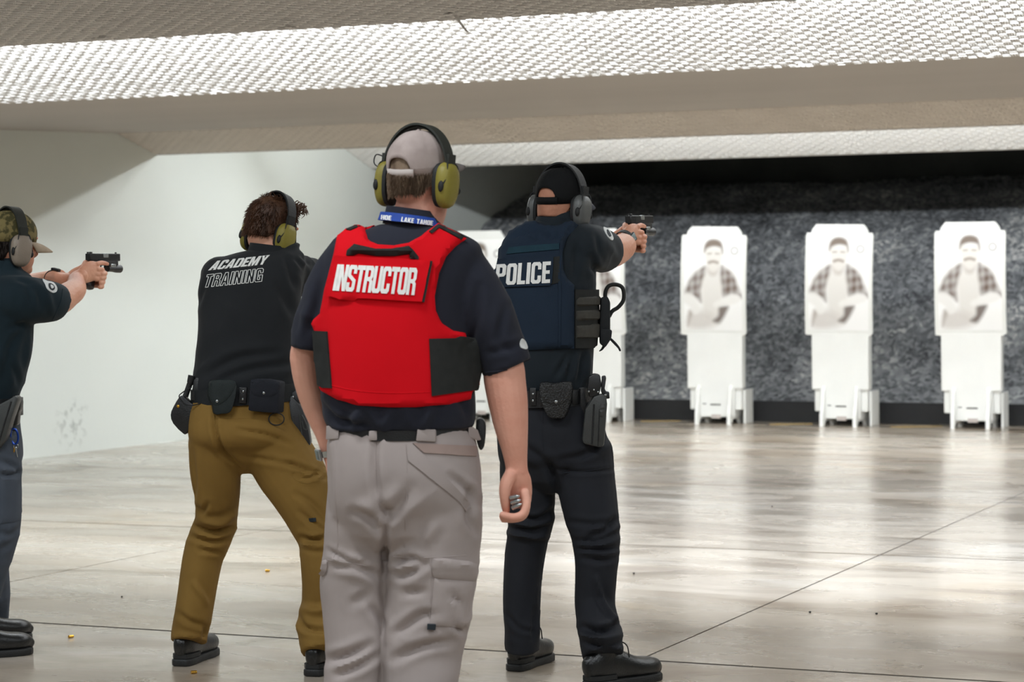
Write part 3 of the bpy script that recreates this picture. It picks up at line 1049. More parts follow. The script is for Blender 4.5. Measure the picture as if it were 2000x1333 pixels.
# ------------------------------------------------------------------ things measured along the lines of sight
class Thing:
    def __init__(self, name, base, label, cat, group=None, mtx=None):
        self.base = Vector(base)
        self.root = empty(name, c2w(self.base), (0, 0, YAW))
        if mtx is not None:
            self.root.matrix_world = Matrix.Translation(c2w(self.base)) @ Matrix.Rotation(YAW, 4, 'Z') @ mtx
        tag(self.root, label, cat, group)

    def P(self, x, y, d):
        return px(x, y, d) - self.base

    def row(self, x, y, d, r, rb=None):
        """picture position, distance, half width in px -> tube row"""
        p = self.P(x, y, d)
        ra = r * d / F
        return (p.x, p.y, p.z, ra, ra if rb is None else rb)

    def rows(self, L):
        return [self.row(*q) for q in L]

    def rm(self, L):
        """rows with radius in metres"""
        return [(*self.P(q[0], q[1], q[2]), q[3], q[4] if len(q) > 4 else q[3]) for q in L]

    def proj(self, co):
        """mesh coordinates -> picture coordinates"""
        A = co + np.array(self.base)
        u, d, z = A[:, 0], A[:, 1], A[:, 2] - H
        qx, qy = u / d * F, z / d * F          # unrolled
        dx = (qx - ROLL * qy)
        dy = (qy + ROLL * qx)
        return np.stack([CX + dx, CY - dy], 1)

    def part(self, name, me, m, parent=None, angle=50):
        return link(name, me, m, parent or self.root, True, angle)

    def add(self, name, vf, m, parent=None, smooth=True, angle=40):
        return mk(name, vf[0], vf[1], m, parent or self.root, smooth, angle)

    # -- relief
    def relief(self, me, folds=(), crumple=(), seed=1):
        n = len(me.vertices)
        co = np.empty(n * 3)
        me.vertices.foreach_get('co', co)
        co = co.reshape(-1, 3)
        no = np.empty(n * 3)
        me.vertices.foreach_get('normal', no)
        no = no.reshape(-1, 3)
        p = self.proj(co)
        disp = np.zeros(n)
        face = np.clip(-no[:, 1] * 2 + .4, 0, 1)
        for pts, amp, w in folds:
            A = np.array(pts, float)
            if len(A) > 2:
                A = cr(A, 4)
            seg = np.linalg.norm(np.diff(A, axis=0), axis=1)
            cum = np.concatenate([[0], np.cumsum(seg)])
            best = np.full(n, 1e9)
            bt = np.zeros(n)
            for i in range(len(A) - 1):
                ab = A[i + 1] - A[i]
                t = np.clip(((p - A[i]) @ ab) / max(ab @ ab, 1e-9), 0, 1)
                dd = np.linalg.norm(p - (A[i] + t[:, None] * ab), axis=1)
                m_ = dd < best
                best[m_] = dd[m_]
                bt[m_] = (cum[i] + t[m_] * seg[i]) / cum[-1]
            tap = np.sqrt(np.clip(np.sin(np.pi * np.clip(bt * .94 + .03, 0, 1)), 0, 1))
            g = np.exp(-(best / w) ** 2)
            g2 = np.exp(-((best - 1.8 * w) / (1.1 * w)) ** 2)
            disp += 1.45 * (amp * g - amp * .45 * g2) * tap * face
        for (cx, cy, rx, ry, amp, fx, fz, ang) in crumple:
            wgt = np.exp(-((p[:, 0] - cx) / rx) ** 2 - ((p[:, 1] - cy) / ry) ** 2)
            seed += 1
            w = Wob(seed, 6)
            ca, sa = math.cos(ang), math.sin(ang)
            q = np.stack([(co[:, 0] * ca + co[:, 2] * sa) * fx, co[:, 1] * fx, (-co[:, 0] * sa + co[:, 2] * ca) * fz], 1)
            v = w(q)
            disp += 1.3 * amp * wgt * (1 - 2 * np.abs(v) ** .7)
        co += no * disp[:, None]
        me.vertices.foreach_set('co', co.ravel())
        me.update()

    # -- pieces laid on a surface
    def decal(self, name, contours, bvh, d, lift, m, step=8, parent=None, dome=0.0, sink=.004, smooth=0, front=False, maxd=.25):
        V, T = tri_region(contours, step)
        O = Vector((0, 0, H)) - self.base
        loc = []
        for x, y in V:
            q = self.P(x, y, d)
            dr = (q - O).normalized()
            if front:
                h = bvh.ray_cast(O + dr * (d + 1.2), -dr, 1.6)
            else:
                h = bvh.ray_cast(O, dr, d + 1.0)
            if h[0] is None or (h[0] - q).length > maxd + abs(1e-9):
                h = bvh.find_nearest(q)
            loc.append(h[0])
        loc = np.array([tuple(v) for v in loc])
        n = len(loc)
        Ta = np.array(T)
        nb = [set() for _ in range(n)]
        for t in T:
            for i in range(3):
                nb[t[i]].update((t[(i + 1) % 3], t[(i + 2) % 3]))
        for _ in range(smooth):
            l2 = loc.copy()
            for i in range(n):
                if nb[i]:
                    l2[i] = .5 * loc[i] + .5 * loc[list(nb[i])].mean(0)
            loc[:, 1] = l2[:, 1]
        nr = np.zeros((n, 3))
        fn = np.cross(loc[Ta[:, 1]] - loc[Ta[:, 0]], loc[Ta[:, 2]] - loc[Ta[:, 0]])
        sgn = np.sign(fn[:, 1].sum() + 1e-12)
        fn = -fn * sgn if not front else fn * sgn
        for k in range(3):
            np.add.at(nr, Ta[:, k], fn)
        nr /= np.maximum(np.linalg.norm(nr, axis=1, keepdims=True), 1e-9)
        lf = np.full(n, lift)
        if dome:
            e = np.clip(dist_np(V, contours) / dome, 0, 1)
            lf = lift * (.3 + .7 * np.sqrt(1 - (1 - e) ** 2))
        top = loc + nr * lf[:, None]
        bot = loc - nr * sink
        Fc = [tuple(t) for t in T]
        cnt = {}
        for t in T:
            for i in range(3):
                a, b = t[i], t[(i + 1) % 3]
                cnt.setdefault((min(a, b), max(a, b)), []).append((a, b))
        for e in cnt.values():
            if len(e) == 1:
                a, b = e[0]
                Fc.append((b, a, a + n, b + n))
        o = mk(name, np.vstack([top, bot]), Fc, m, parent or self.root, True, 45, fix=False)
        # make sure the face looks outwards
        me = o.data
        s = sum(p.normal.y for p in me.polygons[:len(T)])
        if (s > 0) != front:
            me.flip_normals()
        tb = BVHTree.FromPolygons([Vector(v) for v in top], [tuple(t) for t in T])
        return o, tb

    def ribbon(self, name, pts, bvh, d, r, m, parent=None, k=4, off=0.0, flat=1.0, n=6):
        """thin cord or seam lying on a surface along picture points; r in metres"""
        A = cr(pts, k) if len(pts) > 2 else cr(pts, 6)
        O = Vector((0, 0, H)) - self.base
        rows = []
        for x, y in A:
            q = self.P(x, y, d)
            h = bvh.ray_cast(O, (q - O).normalized(), d + 1)
            if h[0] is None or (h[0] - q).length > .3:
                h = bvh.find_nearest(q)
            c = h[0] + h[1] * 0 - (q - O).normalized() * off
            rows.append((*c, r, r * flat))
        return self.add(name, tube(rows, n, (0, 1, 0), 1, False), m, parent)

    def text(self, name, word, quad, bvh, d, lift, m, parent=None, gap=.07, step=6):
        parts = []
        for cs in text_px(word, quad, gap):
            o, _ = self.decal(name, cs, bvh, d, lift, m, step, parent, sink=.0005)
            parts.append(o)
        return parts

    def slab(self, name, poly, t, m, bvh=None, d=None, bev=.004, parent=None, out=0.0, follow=1.0, sink=.012):
        """solid pouch with a measured outline, standing t proud of the body surface"""
        A = np.array(poly, float)
        cx, cy = A.mean(0)
        kx = 0.0
        if bvh is not None:
            O = Vector((0, 0, H)) - self.base
            q = self.P(cx, cy, d)
            h = bvh.ray_cast(O, (q - O).normalized(), d + 1)
            if h[0] is None or (h[0] - q).length > .35:
                h = bvh.find_nearest(q)
            d = (h[0] + self.base).y
            nn = h[1]
            if nn.y > 0:
                nn = -nn
            kx = max(-1.2, min(1.2, -nn.x / min(nn.y, -.25))) * follow
        fr, bk = [], []
        for x, y in poly:
            dd = d + kx * (x - cx) / F * d - out
            p = self.P(x, y, dd - t)
            fr.append(p)
            nrm = Vector((-kx, -1, 0)).normalized() if kx else Vector((0, -1, 0))
            bk.append(p - Vector((nrm.x, nrm.y, 0)) * (t + sink))
        n = len(poly)
        V = fr + bk
        Fc = [tuple(range(n)), tuple(range(2 * n - 1, n - 1, -1))] + [(i, (i + 1) % n, (i + 1) % n + n, i + n) for i in range(n)]
        o = self.add(name, (V, Fc), m, parent, True, 35)
        if bev:
            bevel_me(o.data, bev, 2, 25)
            set_smooth(o.data, 35)
        tb = BVHTree.FromPolygons(*me_vf(o.data))
        o['_d'] = 0
        del o['_d']
        return o, tb, d - t - out

    def band(self, name, cx, cy, hw, depth, d, hgt, thick, m, slope=0.0, parent=None, n=48, taper=0.0, arc=None):
        """belt or collar: an elliptical band; hw and hgt in px"""
        V, Fc = [], []
        s = d / F
        c = self.P(cx, cy, d)
        a0, a1 = arc or (0, 2 * math.pi)
        closed = arc is None
        m_ = n if closed else n + 1
        for j in range(m_):
            th = a0 + (a1 - a0) * j / n
            ct, st = math.cos(th), math.sin(th)
            for (rr, zz) in ((0, 1), (thick, 1), (thick, -1), (0, -1)):
                tp = taper * zz
                V.append(c + Vector(((hw * s + rr + tp) * ct, (depth + rr + tp) * st, zz * hgt * .5 * s - slope * hw * s * ct)))
        for j in range(n):
            a, b = j * 4, ((j + 1) % m_) * 4
            for k in range(4):
                Fc.append((a + k, a + (k + 1) % 4, b + (k + 1) % 4, b + k))
        if not closed:
            Fc += [(0, 1, 2, 3), ((m_ - 1) * 4 + 3, (m_ - 1) * 4 + 2, (m_ - 1) * 4 + 1, (m_ - 1) * 4)]
        return self.add(name, (V, Fc), m, parent, True, 40)

    def snap(self, x, y, bvh, d, r, m, parent=None, name='snap'):
        O = Vector((0, 0, H)) - self.base
        q = self.P(x, y, d)
        h = bvh.ray_cast(O, (q - O).normalized(), d + 1)
        c = h[0] if h[0] is not None else q
        return self.add(name, ball(c, (r, r * .45, r), 6), m, parent)


def hm(T, x, y, d, yaw, pitch=0.0, roll=0.0):
    """head or gun frame: +y forward, turned clockwise by yaw"""
    return Matrix.Translation(T.P(x, y, d)) @ Matrix.Rotation(-yaw, 4, 'Z') @ Matrix.Rotation(pitch, 4, 'X') @ Matrix.Rotation(roll, 4, 'Y')


# ------------------------------------------------------------------ heads
def head_parts(mx):
    P = [ball((0, -.008, .03), (.075, .096, .088), 14), ball((0, .035, -.055), (.056, .062, .066), 12), ball((0, .02, -.01), (.067, .078, .08), 12),
         ball((0, .075, -.095), (.026, .022, .02), 8), ball((0, -.03, -.03), (.066, .062, .07), 10)]
    P.append(tube([(0, .092, .012, .008), (0, .104, -.012, .011), (0, .108, -.03, .013), (0, .094, -.038, .014)], 10, (0, 1, 0), 3))
    for s in (-1, 1):
        P.append(ball((s * .014, .094, -.033), (.010, .010, .008), 6))
        P.append(ball((s * .03, .082, .026), (.024, .012, .008), 8))
        P.append(ball((s * .036, .066, -.025), (.022, .02, .02), 8))
        ear = tube([(s * .076, -.004, -.035, .006, .01), (s * .083, -.012, -.01, .007, .014), (s * .086, -.018, .014, .006, .013), (s * .08, -.006, .024, .005, .01)], 8, (0, 1, 0), 3)
        P.append(ear)
    P.append(ball((0, .088, -.062), (.024, .012, .006), 8))
    P.append(ball((0, .086, -.072), (.021, .012, .006), 8))
    return [xf(p, mx) for p in P]


def eyes(T, mx):
    for s in (-1, 1):
        T.add('eye', ball((s * .031, .078, .008), .0118, 8, mx), M['eye_white'])
        T.add('eye', ball((s * .031, .0868, .008), (.0055, .0035, .0055), 6, mx), M['iris'])


def hair(T, mx, m, low_back=-.078, top=True, seed=3, lift=.006, strands=900, longer=0.0, zmax=9.0):
    """short hair: shell over the skull plus strands"""
    rng = np.random.default_rng(seed)
    nph, nth = 56, 26
    C = np.array((0, -.008, .03))
    R = np.array((.075, .096, .088)) + lift
    V, Fc = [], []

    def zlow(ph):            # ph 0 = face, pi = nape
        a = abs(ph)
        if a < .75:
            return .088
        if a < 1.25:
            return .088 + (a - .75) / .5 * (.0 - .088)
        if a < 1.75:
            return .0
        return 0.0 + min(1, (a - 1.75) / .5) * low_back
    w = Wob(seed, 8)
    for i in range(nth):
        for j in range(nph):
            ph = 2 * math.pi * j / nph - math.pi
            z0 = zlow(ph)
            # below the widest part keep to the neck
            t = i / (nth - 1)
            z = z0 + (C[2] + R[2] - z0) * t
            el = (z - C[2]) / R[2]
            if el >= 0:
                k = math.sqrt(max(0, 1 - min(el, 1) ** 2))
            else:
                k = math.sqrt(max(.3, 1 - (el * .45) ** 2))
            p = np.array((R[0] * k * math.sin(ph), C[1] + R[1] * k * math.cos(ph), z))
            b = w(np.array([p * np.array((70, 70, 22))]))[0] * .0028 + w(np.array([p * 25.0]))[0] * .003
            g = 1 + (b + longer * max(0, t - .45) * (1 + 2 * w(np.array([p * 40.0]))[0])) / .09
            q = np.array((0, C[1], C[2])) + (p - np.array((0, C[1], C[2]))) * g
            V.append(mx @ Vector(q))
    for i in range(nth - 1):
        for j in range(nph):
            Fc.append((i * nph + j, i * nph + (j + 1) % nph, (i + 1) * nph + (j + 1) % nph, (i + 1) * nph + j))
    o = T.add('hair', (V, Fc), m, None, True, 180)
    sol = o.modifiers.new('s', 'SOLIDIFY')
    sol.thickness = .006
    sol.offset = -1
    if strands:
        parts = []
        sv, sf = [], []
        for _ in range(strands):
            ph = rng.uniform(-math.pi, math.pi)
            z0 = zlow(ph)
            zt = C[2] + R[2]
            if zmax <= z0:
                continue
            z = rng.uniform(z0, min(zt - .004, zmax))
            el = (z - C[2]) / R[2]
            k = math.sqrt(max(0, 1 - min(el, 1) ** 2)) if el >= 0 else math.sqrt(max(.3, 1 - (el * .45) ** 2))
            p = Vector((R[0] * k * math.sin(ph), C[1] + R[1] * k * math.cos(ph), z))
            out = Vector((math.sin(ph), math.cos(ph), max(0, el))).normalized()
            ln = rng.uniform(.012, .022) * (1 + longer * 40 * max(0, el))
            dn = Vector((rng.normal() * .25, rng.normal() * .25, -1)) if el < .75 else Vector((rng.normal() * .6, rng.normal() * .6, .1))
            dn = (dn - out * dn.dot(out)).normalized()
            tip = p + dn * ln + out * rng.uniform(.001, .005 + longer)
            sd = out.cross(dn).normalized() * rng.uniform(.0006, .0012)
            base = len(sv)
            for q in (p - sd - out * .003, p + sd - out * .003, p + out * .0025, tip):
                sv.append(mx @ q)
            sf += [(base, base + 2, base + 3), (base + 2, base + 1, base + 3), (base + 1, base, base + 3)]
        s_ = T.add('strands', (sv, sf), m, o, False)
        s_['kind'] = 'stuff'
    return o


def cap(T, mx, m, m_strap, m_brim, tilt=0.0, seed=1, crease=.0025, brim_len=.078, brim_up=0.0):
    """ball cap with rear opening, closing strap, brim and top button"""
    R = (.0835, .105, .095)
    nph = 64
    hw = .50                       # half width of the opening, radians
    C = Vector((0, -.006, .028))
    w = Wob(seed, 7)
    cmx = mx @ Matrix.Rotation(tilt, 4, 'X')
    rows_n = 15

    def pt(ph, el):
        k = max(0, math.cos(el)) ** .80
        e = math.sin(el) if el < 0 else math.sin(el) ** .92
        p = Vector((R[0] * k * math.sin(ph), R[1] * k * math.cos(ph), R[2] * e))
        b = w(np.array([np.array(p) * 34]))[0] * crease
        # six sewn panels
        b -= .0022 * math.exp(-((((ph + math.pi / 6) % (math.pi / 3)) - math.pi / 6) / .05) ** 2) if el > .1 else 0
        return cmx @ (C + p * (1 + b / .09))
    el0, st = -.40, .27
    V, Fc, Fs = [], [], []
    for i in range(rows_n):
        for j in range(nph):
            ph = 2 * math.pi * j / nph
            a = abs(math.atan2(math.sin(ph - math.pi), math.cos(ph - math.pi)))     # 0 at the back
            arch = .34 * math.sqrt(max(0, 1 - (a / hw) ** 2)) if a < hw else 0
            e0 = el0 + .26 * (.5 + .5 * math.cos(ph)) * .8
            if i == 0:
                el = e0
            elif i == 1:
                el = e0 + st
            elif i == 2:
                el = e0 + st + max(arch, .012)
            else:
                b0 = e0 + st + max(arch, .012)
                el = b0 + (math.pi / 2 - b0) * (i - 2) / (rows_n - 3)
            V.append(pt(ph, el))
    for i in range(rows_n - 1):
        for j in range(nph):
            ph = 2 * math.pi * (j + .5) / nph
            a = abs(math.atan2(math.sin(ph - math.pi), math.cos(ph - math.pi)))
            f = (i * nph + j, i * nph + (j + 1) % nph, (i + 1) * nph + (j + 1) % nph, (i + 1) * nph + j)
            if i == 1 and a < hw:
                continue
            (Fs if (i == 0 and a < hw + .1) else Fc).append(f)
    root = T.add('cap', (V, Fc), m, None, True, 60)
    s = root.modifiers.new('s', 'SOLIDIFY')
    s.thickness, s.offset = .004, -1
    used = sorted({i for f in Fs for i in f})
    mp = {a: i for i, a in enumerate(used)}
    so = T.add('strap', ([V[i] for i in used], [tuple(mp[i] for i in f) for f in Fs]), m_strap, root, True, 60)
    s = so.modifiers.new('s', 'SOLIDIFY')
    s.thickness, s.offset = .006, 0
    # brim
    V, Fc = [], []
    nb, mb = 22, 8
    for i in range(mb):
        for j in range(nb):
            ph = -1.15 + 2.3 * j / (nb - 1)
            t = i / (mb - 1)
            e0 = el0 + .26 * (.5 + .5 * math.cos(ph)) * .8 + .03
            k = math.cos(e0)
            p = Vector((R[0] * k * math.sin(ph), R[1] * k * math.cos(ph), R[2] * math.sin(e0)))
            ext = brim_len * t * math.cos(ph * .98)
            p += Vector((.10 * ext * math.sin(ph), ext, -.022 * t * t - .20 * (p.x ** 2) / .083 * t + brim_up * (.35 + t)))
            V.append(cmx @ (C + p))
    for i in range(mb - 1):
        for j in range(nb - 1):
            Fc.append((i * nb + j, i * nb + j + 1, (i + 1) * nb + j + 1, (i + 1) * nb + j))
    bo = T.add('brim', (V, Fc), m_brim, root, True, 60)
    s = bo.modifiers.new('s', 'SOLIDIFY')
    s.thickness, s.offset = .004, 0
    T.add('button', ball(pt(0, math.pi / 2 - .01), .007, 6), m, root)
    return root


def earmuffs(base, mx, label, m_cup, m_band, half=.098, top=.133, cup_h=.060, cup_w=.041, back=0.0, wire=True, tiltb=0.0, cy=-.012, cz=-.032):
    T = Thing('ear_muffs', base, label, 'ear muffs')
    dxc = half - .098
    # headband
    V, Fc = [], []
    n = 40
    rb = Matrix.Rotation(tiltb, 4, 'X')
    zc = cz + .03
    for i in range(n + 1):
        t = -.10 + (math.pi + .20) * i / n
        x, z = (half + .004) * math.cos(t), zc + (top - zc) * max(-.4, math.sin(t))
        nx, nz = math.cos(t), math.sin(t)
        wd = .013 + .010 * abs(math.sin(t)) ** .5
        for (a, b) in ((-wd, 0), (wd, 0), (wd, .006), (-wd, .006)):
            V.append(mx @ (rb @ Vector((x + nx * b, cy + a + back * math.sin(max(0, t)), z + nz * b))))
    for i in range(n):
        for k in range(4):
            Fc.append((i * 4 + k, i * 4 + (k + 1) % 4, i * 4 + 4 + (k + 1) % 4, i * 4 + 4 + k))
    Fc += [(3, 2, 1, 0), (n * 4, n * 4 + 1, n * 4 + 2, n * 4 + 3)]
    hb = T.add('headband', (V, Fc), m_band, None, True, 40)
    # padding under the top of the band
    pad = []
    for i in range(15):
        t = .75 + (math.pi - 1.5) * i / 14
        pad.append((*(mx @ (rb @ Vector(((half - .002) * math.cos(t), cy + back * math.sin(t), zc + (top - .005 - zc) * math.sin(t))))), .004, .017))
    T.add('pad', tube(pad, 8, (mx.to_3x3() @ Vector((0, 1, 0))), 1), m_band, hb)
    for s in (-1, 1):
        rings = [(.072, .80, 0), (.074, .98, 0), (.084, 1.0, 0), (.088, .95, 0)]
        shell = [(.086, .97), (.092, 1.03), (.102, 1.02), (.111, .95), (.117, .82), (.121, .60), (.122, .3)]

        def ringv(x, k):
            out = []
            for j in range(28):
                th = 2 * math.pi * j / 28
                e = 2 / 2.6
                ct, st = math.cos(th), math.sin(th)
                ct = math.copysign(abs(ct) ** e, ct)
                st = math.copysign(abs(st) ** e, st)
                egg = 1 + .10 * st
                out.append(mx @ Vector((s * (x + dxc), cy + cup_w * k * ct * egg, cz + cup_h * k * st)))
            return out
        for nm, prof, mm in (('cushion', [r[:2] for r in rings], M['rubber']), ('ear_cup', shell, m_cup)):
            V, Fc = [], []
            for x, k in prof:
                V += ringv(x, k)
            for i in range(len(prof) - 1):
                for j in range(28):
                    Fc.append((i * 28 + j, i * 28 + (j + 1) % 28, (i + 1) * 28 + (j + 1) % 28, (i + 1) * 28 + j))
            Fc += [tuple(range(28)), tuple((len(prof) - 1) * 28 + j for j in range(28))]
            o = T.add(nm, (V, Fc), mm, None, True, 50)
            if nm == 'ear_cup':
                cupo = o
        # yoke wires from band to cup, side recess with knob
        for yy in (-.016, .016):
            T.add('yoke_wire', tube([(*(mx @ Vector((s * (half + .006), cy + yy, zc + .035))), .0022), (*(mx @ Vector((s * (.112 + dxc), cy + yy * 1.5, cz + .055))), .0022),
                                     (*(mx @ Vector((s * (.116 + dxc), cy + yy * 1.9, cz + .02))), .0022), (*(mx @ Vector((s * (.112 + dxc), cy + yy * 2.5, cz))), .0022)], 6, (0, 1, 0), 3), M['rubber'])
        T.add('slider', xf(joinvf([boxvf(s * (half - .001), s * (half + .012), cy - .016, cy + .016, zc + .012, zc + .058)]), mx), m_band)
        T.add('knob', ball((s * (.108 + dxc), cy + cup_w * .93, cz - .012), (.010, .008, .012), 7, mx), M['rubber'], cupo)
        T.add('knob', ball((s * (.106 + dxc), cy - cup_w * .98, cz - .006), (.009, .006, .016), 7, mx), M['rubber'], cupo)
    if wire:
        T.add('cord', tube([(*(mx @ Vector((-half - .002, cy - .01, cz + .075))), .0018), (*(mx @ Vector((-half - .030, cy - .02, cz + .082))), .0018),
                            (*(mx @ Vector((-half - .034, cy - .02, cz + .055))), .0018), (*(mx @ Vector((-half - .004, cy - .01, cz + .04))), .0018)], 6, (0, 1, 0), 5), M['rubber'])
    return T


# ------------------------------------------------------------------ pistol and the two hands that hold it (gun frame: y forward, z up)
def pistol(T0, mx, label, light=True):
    T = Thing('pistol', T0.base, label, 'pistol')
    X = lambda vf: xf(vf, mx)

    def bx(nm, b, m, parent=None, bev=.002):
        return box(nm, b, m, parent or T.root, bev, mx)
    sl = bx('slide', (-.0130, .0130, -.005, .178, .000, .030), M['gun'], None, .003)
    for i in range(6):
        bx('serration', (-.0137, .0137, .004 + i * .0055, .0068 + i * .0055, .004, .026), M['polymer_black'], sl, 0)
    bx('ejection_port', (.004, .0136, .075, .105, .014, .0306), M['silver'], sl, .001)
    bx('rear_sight', (-.011, -.003, .002, .012, .030, .036), M['polymer_black'], sl, .0005)
    bx('rear_sight', (.003, .011, .002, .012, .030, .036), M['polymer_black'], sl, .0005)
    bx('front_sight', (-.002, .002, .160, .168, .030, .036), M['polymer_black'], sl, .0005)
    T.add('barrel', X(tube([(0, .176, .014, .0075), (0, .183, .014, .0075)], 12, (0, 0, 1), 1, False)), M['silver'], sl)
    bx('frame', (-.0125, .0125, .0, .165, -.018, .000), M['polymer_black'])
    T.add('grip', X(tube([(0, .022, -.012, .0145, .026), (0, .012, -.05, .015, .027), (0, -.002, -.088, .0155, .028), (0, -.006, -.098, .0165, .030)], 16, (0, 1, 0), 4, True, 3.0)), M['polymer_black'])
    T.add('trigger_guard', X(tube([(0, .052, -.018, .005, .003), (0, .056, -.038, .005, .003), (0, .078, -.044, .005, .003), (0, .094, -.036, .005, .003), (0, .097, -.016, .005, .003)], 8, (0, 1, 0), 4)), M['polymer_black'])
    T.add('trigger', X(tube([(0, .074, -.018, .003), (0, .070, -.030, .003), (0, .073, -.038, .002)], 6, (0, 1, 0), 3)), M['polymer_black'])
    if light:
        L_ = T.add('weapon_light', X(tube([(0, .112, -.030, .013), (0, .140, -.030, .0135), (0, .160, -.031, .0155), (0, .188, -.031, .0165)], 16, (0, 0, 1), 3, False)), M['polymer_black'])
        T.add('light_lens', X(tube([(0, .1885, -.031, .0145), (0, .191, -.031, .014)], 16, (0, 0, 1), 1, False)), M['amber_lens'], L_)
        bx('rail_clamp', (-.014, .014, .118, .150, -.024, -.012), M['silver'], L_, .002)
    return T


def gun_hands(mx):
    G = []

    def ch(pts, rr):
        G.append(xf(tube([(*p, r) for p, r in zip(pts, rr)], 12, (0, 0, 1), 4), mx))
    # right hand: palm behind and right of the grip
    G.append(xf(tube([(.012, -.070, -.070, .026, .020), (.014, -.040, -.054, .038, .020), (.020, -.012, -.042, .042, .017), (.024, .016, -.040, .038, .012)], 14, (1, 0, 0), 4), mx))
    for k, (z, f) in enumerate(((-.034, 1.0), (-.054, .98), (-.072, .90))):
        yo = -.004 * k
        ch([(.031, .014 + yo, z), (.032, .040 + yo, z - .001), (.020, .056 * f + yo, z - .002), (-.006, .058 * f + yo, z - .003), (-.022, .044 + yo, z - .003)], (.0105, .0102, .0098, .0092, .0085))
    ch([(.028, .016, -.014), (.024, .046, -.008), (.021, .070, -.009), (.018, .092, -.012)], (.0105, .0098, .009, .0075))
    ch([(.006, -.034, -.030), (-.006, -.014, -.012), (-.020, .012, -.004), (-.021, .040, -.004), (-.020, .058, -.004)], (.013, .013, .0115, .010, .008))
    # left hand: wraps the right fingers from the other side
    G.append(xf(tube([(-.050, -.070, -.076, .025, .019), (-.042, -.036, -.066, .038, .019), (-.034, -.004, -.060, .044, .017), (-.034, .020, -.056, .040, .013)], 14, (1, 0, 0), 4), mx))
    for k, (z, f) in enumerate(((-.046, 1.0), (-.063, 1.0), (-.081, .96), (-.098, .88))):
        yo = -.006 * k
        ch([(-.040, .022 + yo, z + .006), (-.034, .054 + yo, z + .003), (-.010, .074 * f + yo, z), (.022, .071 * f + yo, z - .003), (.041, .048 + yo, z - .006), (.044, .030 + yo, z - .008)],
           (.0108, .0105, .010, .0098, .0092, .0082))
    ch([(-.036, -.018, -.034), (-.032, .016, -.018), (-.027, .050, -.012), (-.023, .078, -.011)], (.0135, .0125, .011, .0085))
    return G


# ------------------------------------------------------------------ boots
def boot(T, x, y, yaw, length=.30, m='boot', shaft=.15, laces=True, low=False):
    d = gd(x, y)
    mx = Matrix.Translation(T.P(x, y, d)) @ Matrix.Rotation(-yaw, 4, 'Z')
    k = length / .30
    S = [(.004, .030, .095), (.03, .039, .115), (.075, .042, .118), (.125, .043, .104), (.17, .047, .083), (.215, .050, .072), (.255, .047, .068), (.280, .037, .060), (.295, .020, .046)]
    rows = [(0, a * k, .022 + h * .5 - .006, w, h * .5) for a, w, h in S]
    parts = [xf(tube(rows, 20, (0, 0, 1), 3, True, 2.4), mx)]
    parts.append(xf(tube([(0, .062 * k, .06, .038, .05), (0, .06 * k, .11, .041, .05), (0, .056 * k, shaft, .046, .055)], 20, (0, 1, 0), 3), mx))
    me = solid(parts, .006, 4)
    b = T.part('boot', me, M[m])
    out = []
    prof = [(-.014, .024), (.0, .036), (.05, .0425), (.12, .040), (.17, .0465), (.215, .0515), (.262, .048), (.290, .036), (.305, .014)]
    pts = [(w, a * k) for a, w in prof] + [(-w, a * k) for a, w in reversed(prof)]
    V, Fc = prism([mx @ Vector((a, c, 0)) for a, c in pts], (0, 0, .027))
    so = T.add('sole', (V, Fc), M['sole'], b, True, 35)
    bevel_me(so.data, .006, 2, 40)
    set_smooth(so.data, 40)
    # heel breast
    V, Fc = prism([mx @ Vector((a, c, .028)) for a, c in ((-.024, -.011), (.024, -.011), (.0375, .012), (.0425, .085 * k), (-.0425, .085 * k), (-.0375, .012))], (0, 0, .016))
    T.add('heel_counter', (V, Fc), M['sole'], b)
    if laces:
        for i in range(4):
            yy, zz = (.115 + .022 * i) * k, .128 - .014 * i
            T.add('lace', tube([(*(mx @ Vector((-.030, yy, zz - .012))), .0028), (*(mx @ Vector((0, yy + .004, zz))), .0028), (*(mx @ Vector((.030, yy, zz - .012))), .0028)], 6, (0, 1, 0), 4), M['lace'], b)
        T.add('lace', tube([(*(mx @ Vector((.0, .105 * k, .135))), .0022), (*(mx @ Vector((.022, .12, .15))), .0022), (*(mx @ Vector((.045, .13, .138))), .0022), (*(mx @ Vector((.05, .135, .10))), .0022)], 6, (0, 1, 0), 5), M['lace'], b)
    return b


def wristwatch(T, c, axis, r, m_face, m_strap, facing):
    """band round a wrist: c centre, axis along the arm, facing = outward direction of the dial"""
    ax = Vector(axis).normalized()
    fc = Vector(facing)
    fc = (fc - ax * fc.dot(ax)).normalized()
    sd = ax.cross(fc)
    V, Fc = [], []
    n = 28
    for j in range(n):
        th = 2 * math.pi * j / n
        o = fc * math.cos(th) + sd * math.sin(th)
        for rr, a in ((r, -.009), (r + .0035, -.009), (r + .0035, .009), (r, .009)):
            V.append(Vector(c) + o * rr + ax * a)
    for j in range(n):
        a, b = j * 4, ((j + 1) % n) * 4
        for k in range(4):
            Fc.append((a + k, a + (k + 1) % 4, b + (k + 1) % 4, b + k))
    w = T.add('wristwatch', (V, Fc), m_strap)
    q = Vector(c) + fc * (r + .004)
    mx = Matrix((( *sd, 0), (*ax, 0), (*fc, 0), (0, 0, 0, 1))).transposed()
    mx = Matrix.Translation(q) @ mx
    box('watch_case', (-.016, .016, -.017, .017, -.004, .006), m_strap, w, .003, mx)
    box('watch_dial', (-.012, .012, -.013, .013, .0055, .0068), m_face, w, .0005, mx)
    return w

BL = math.radians


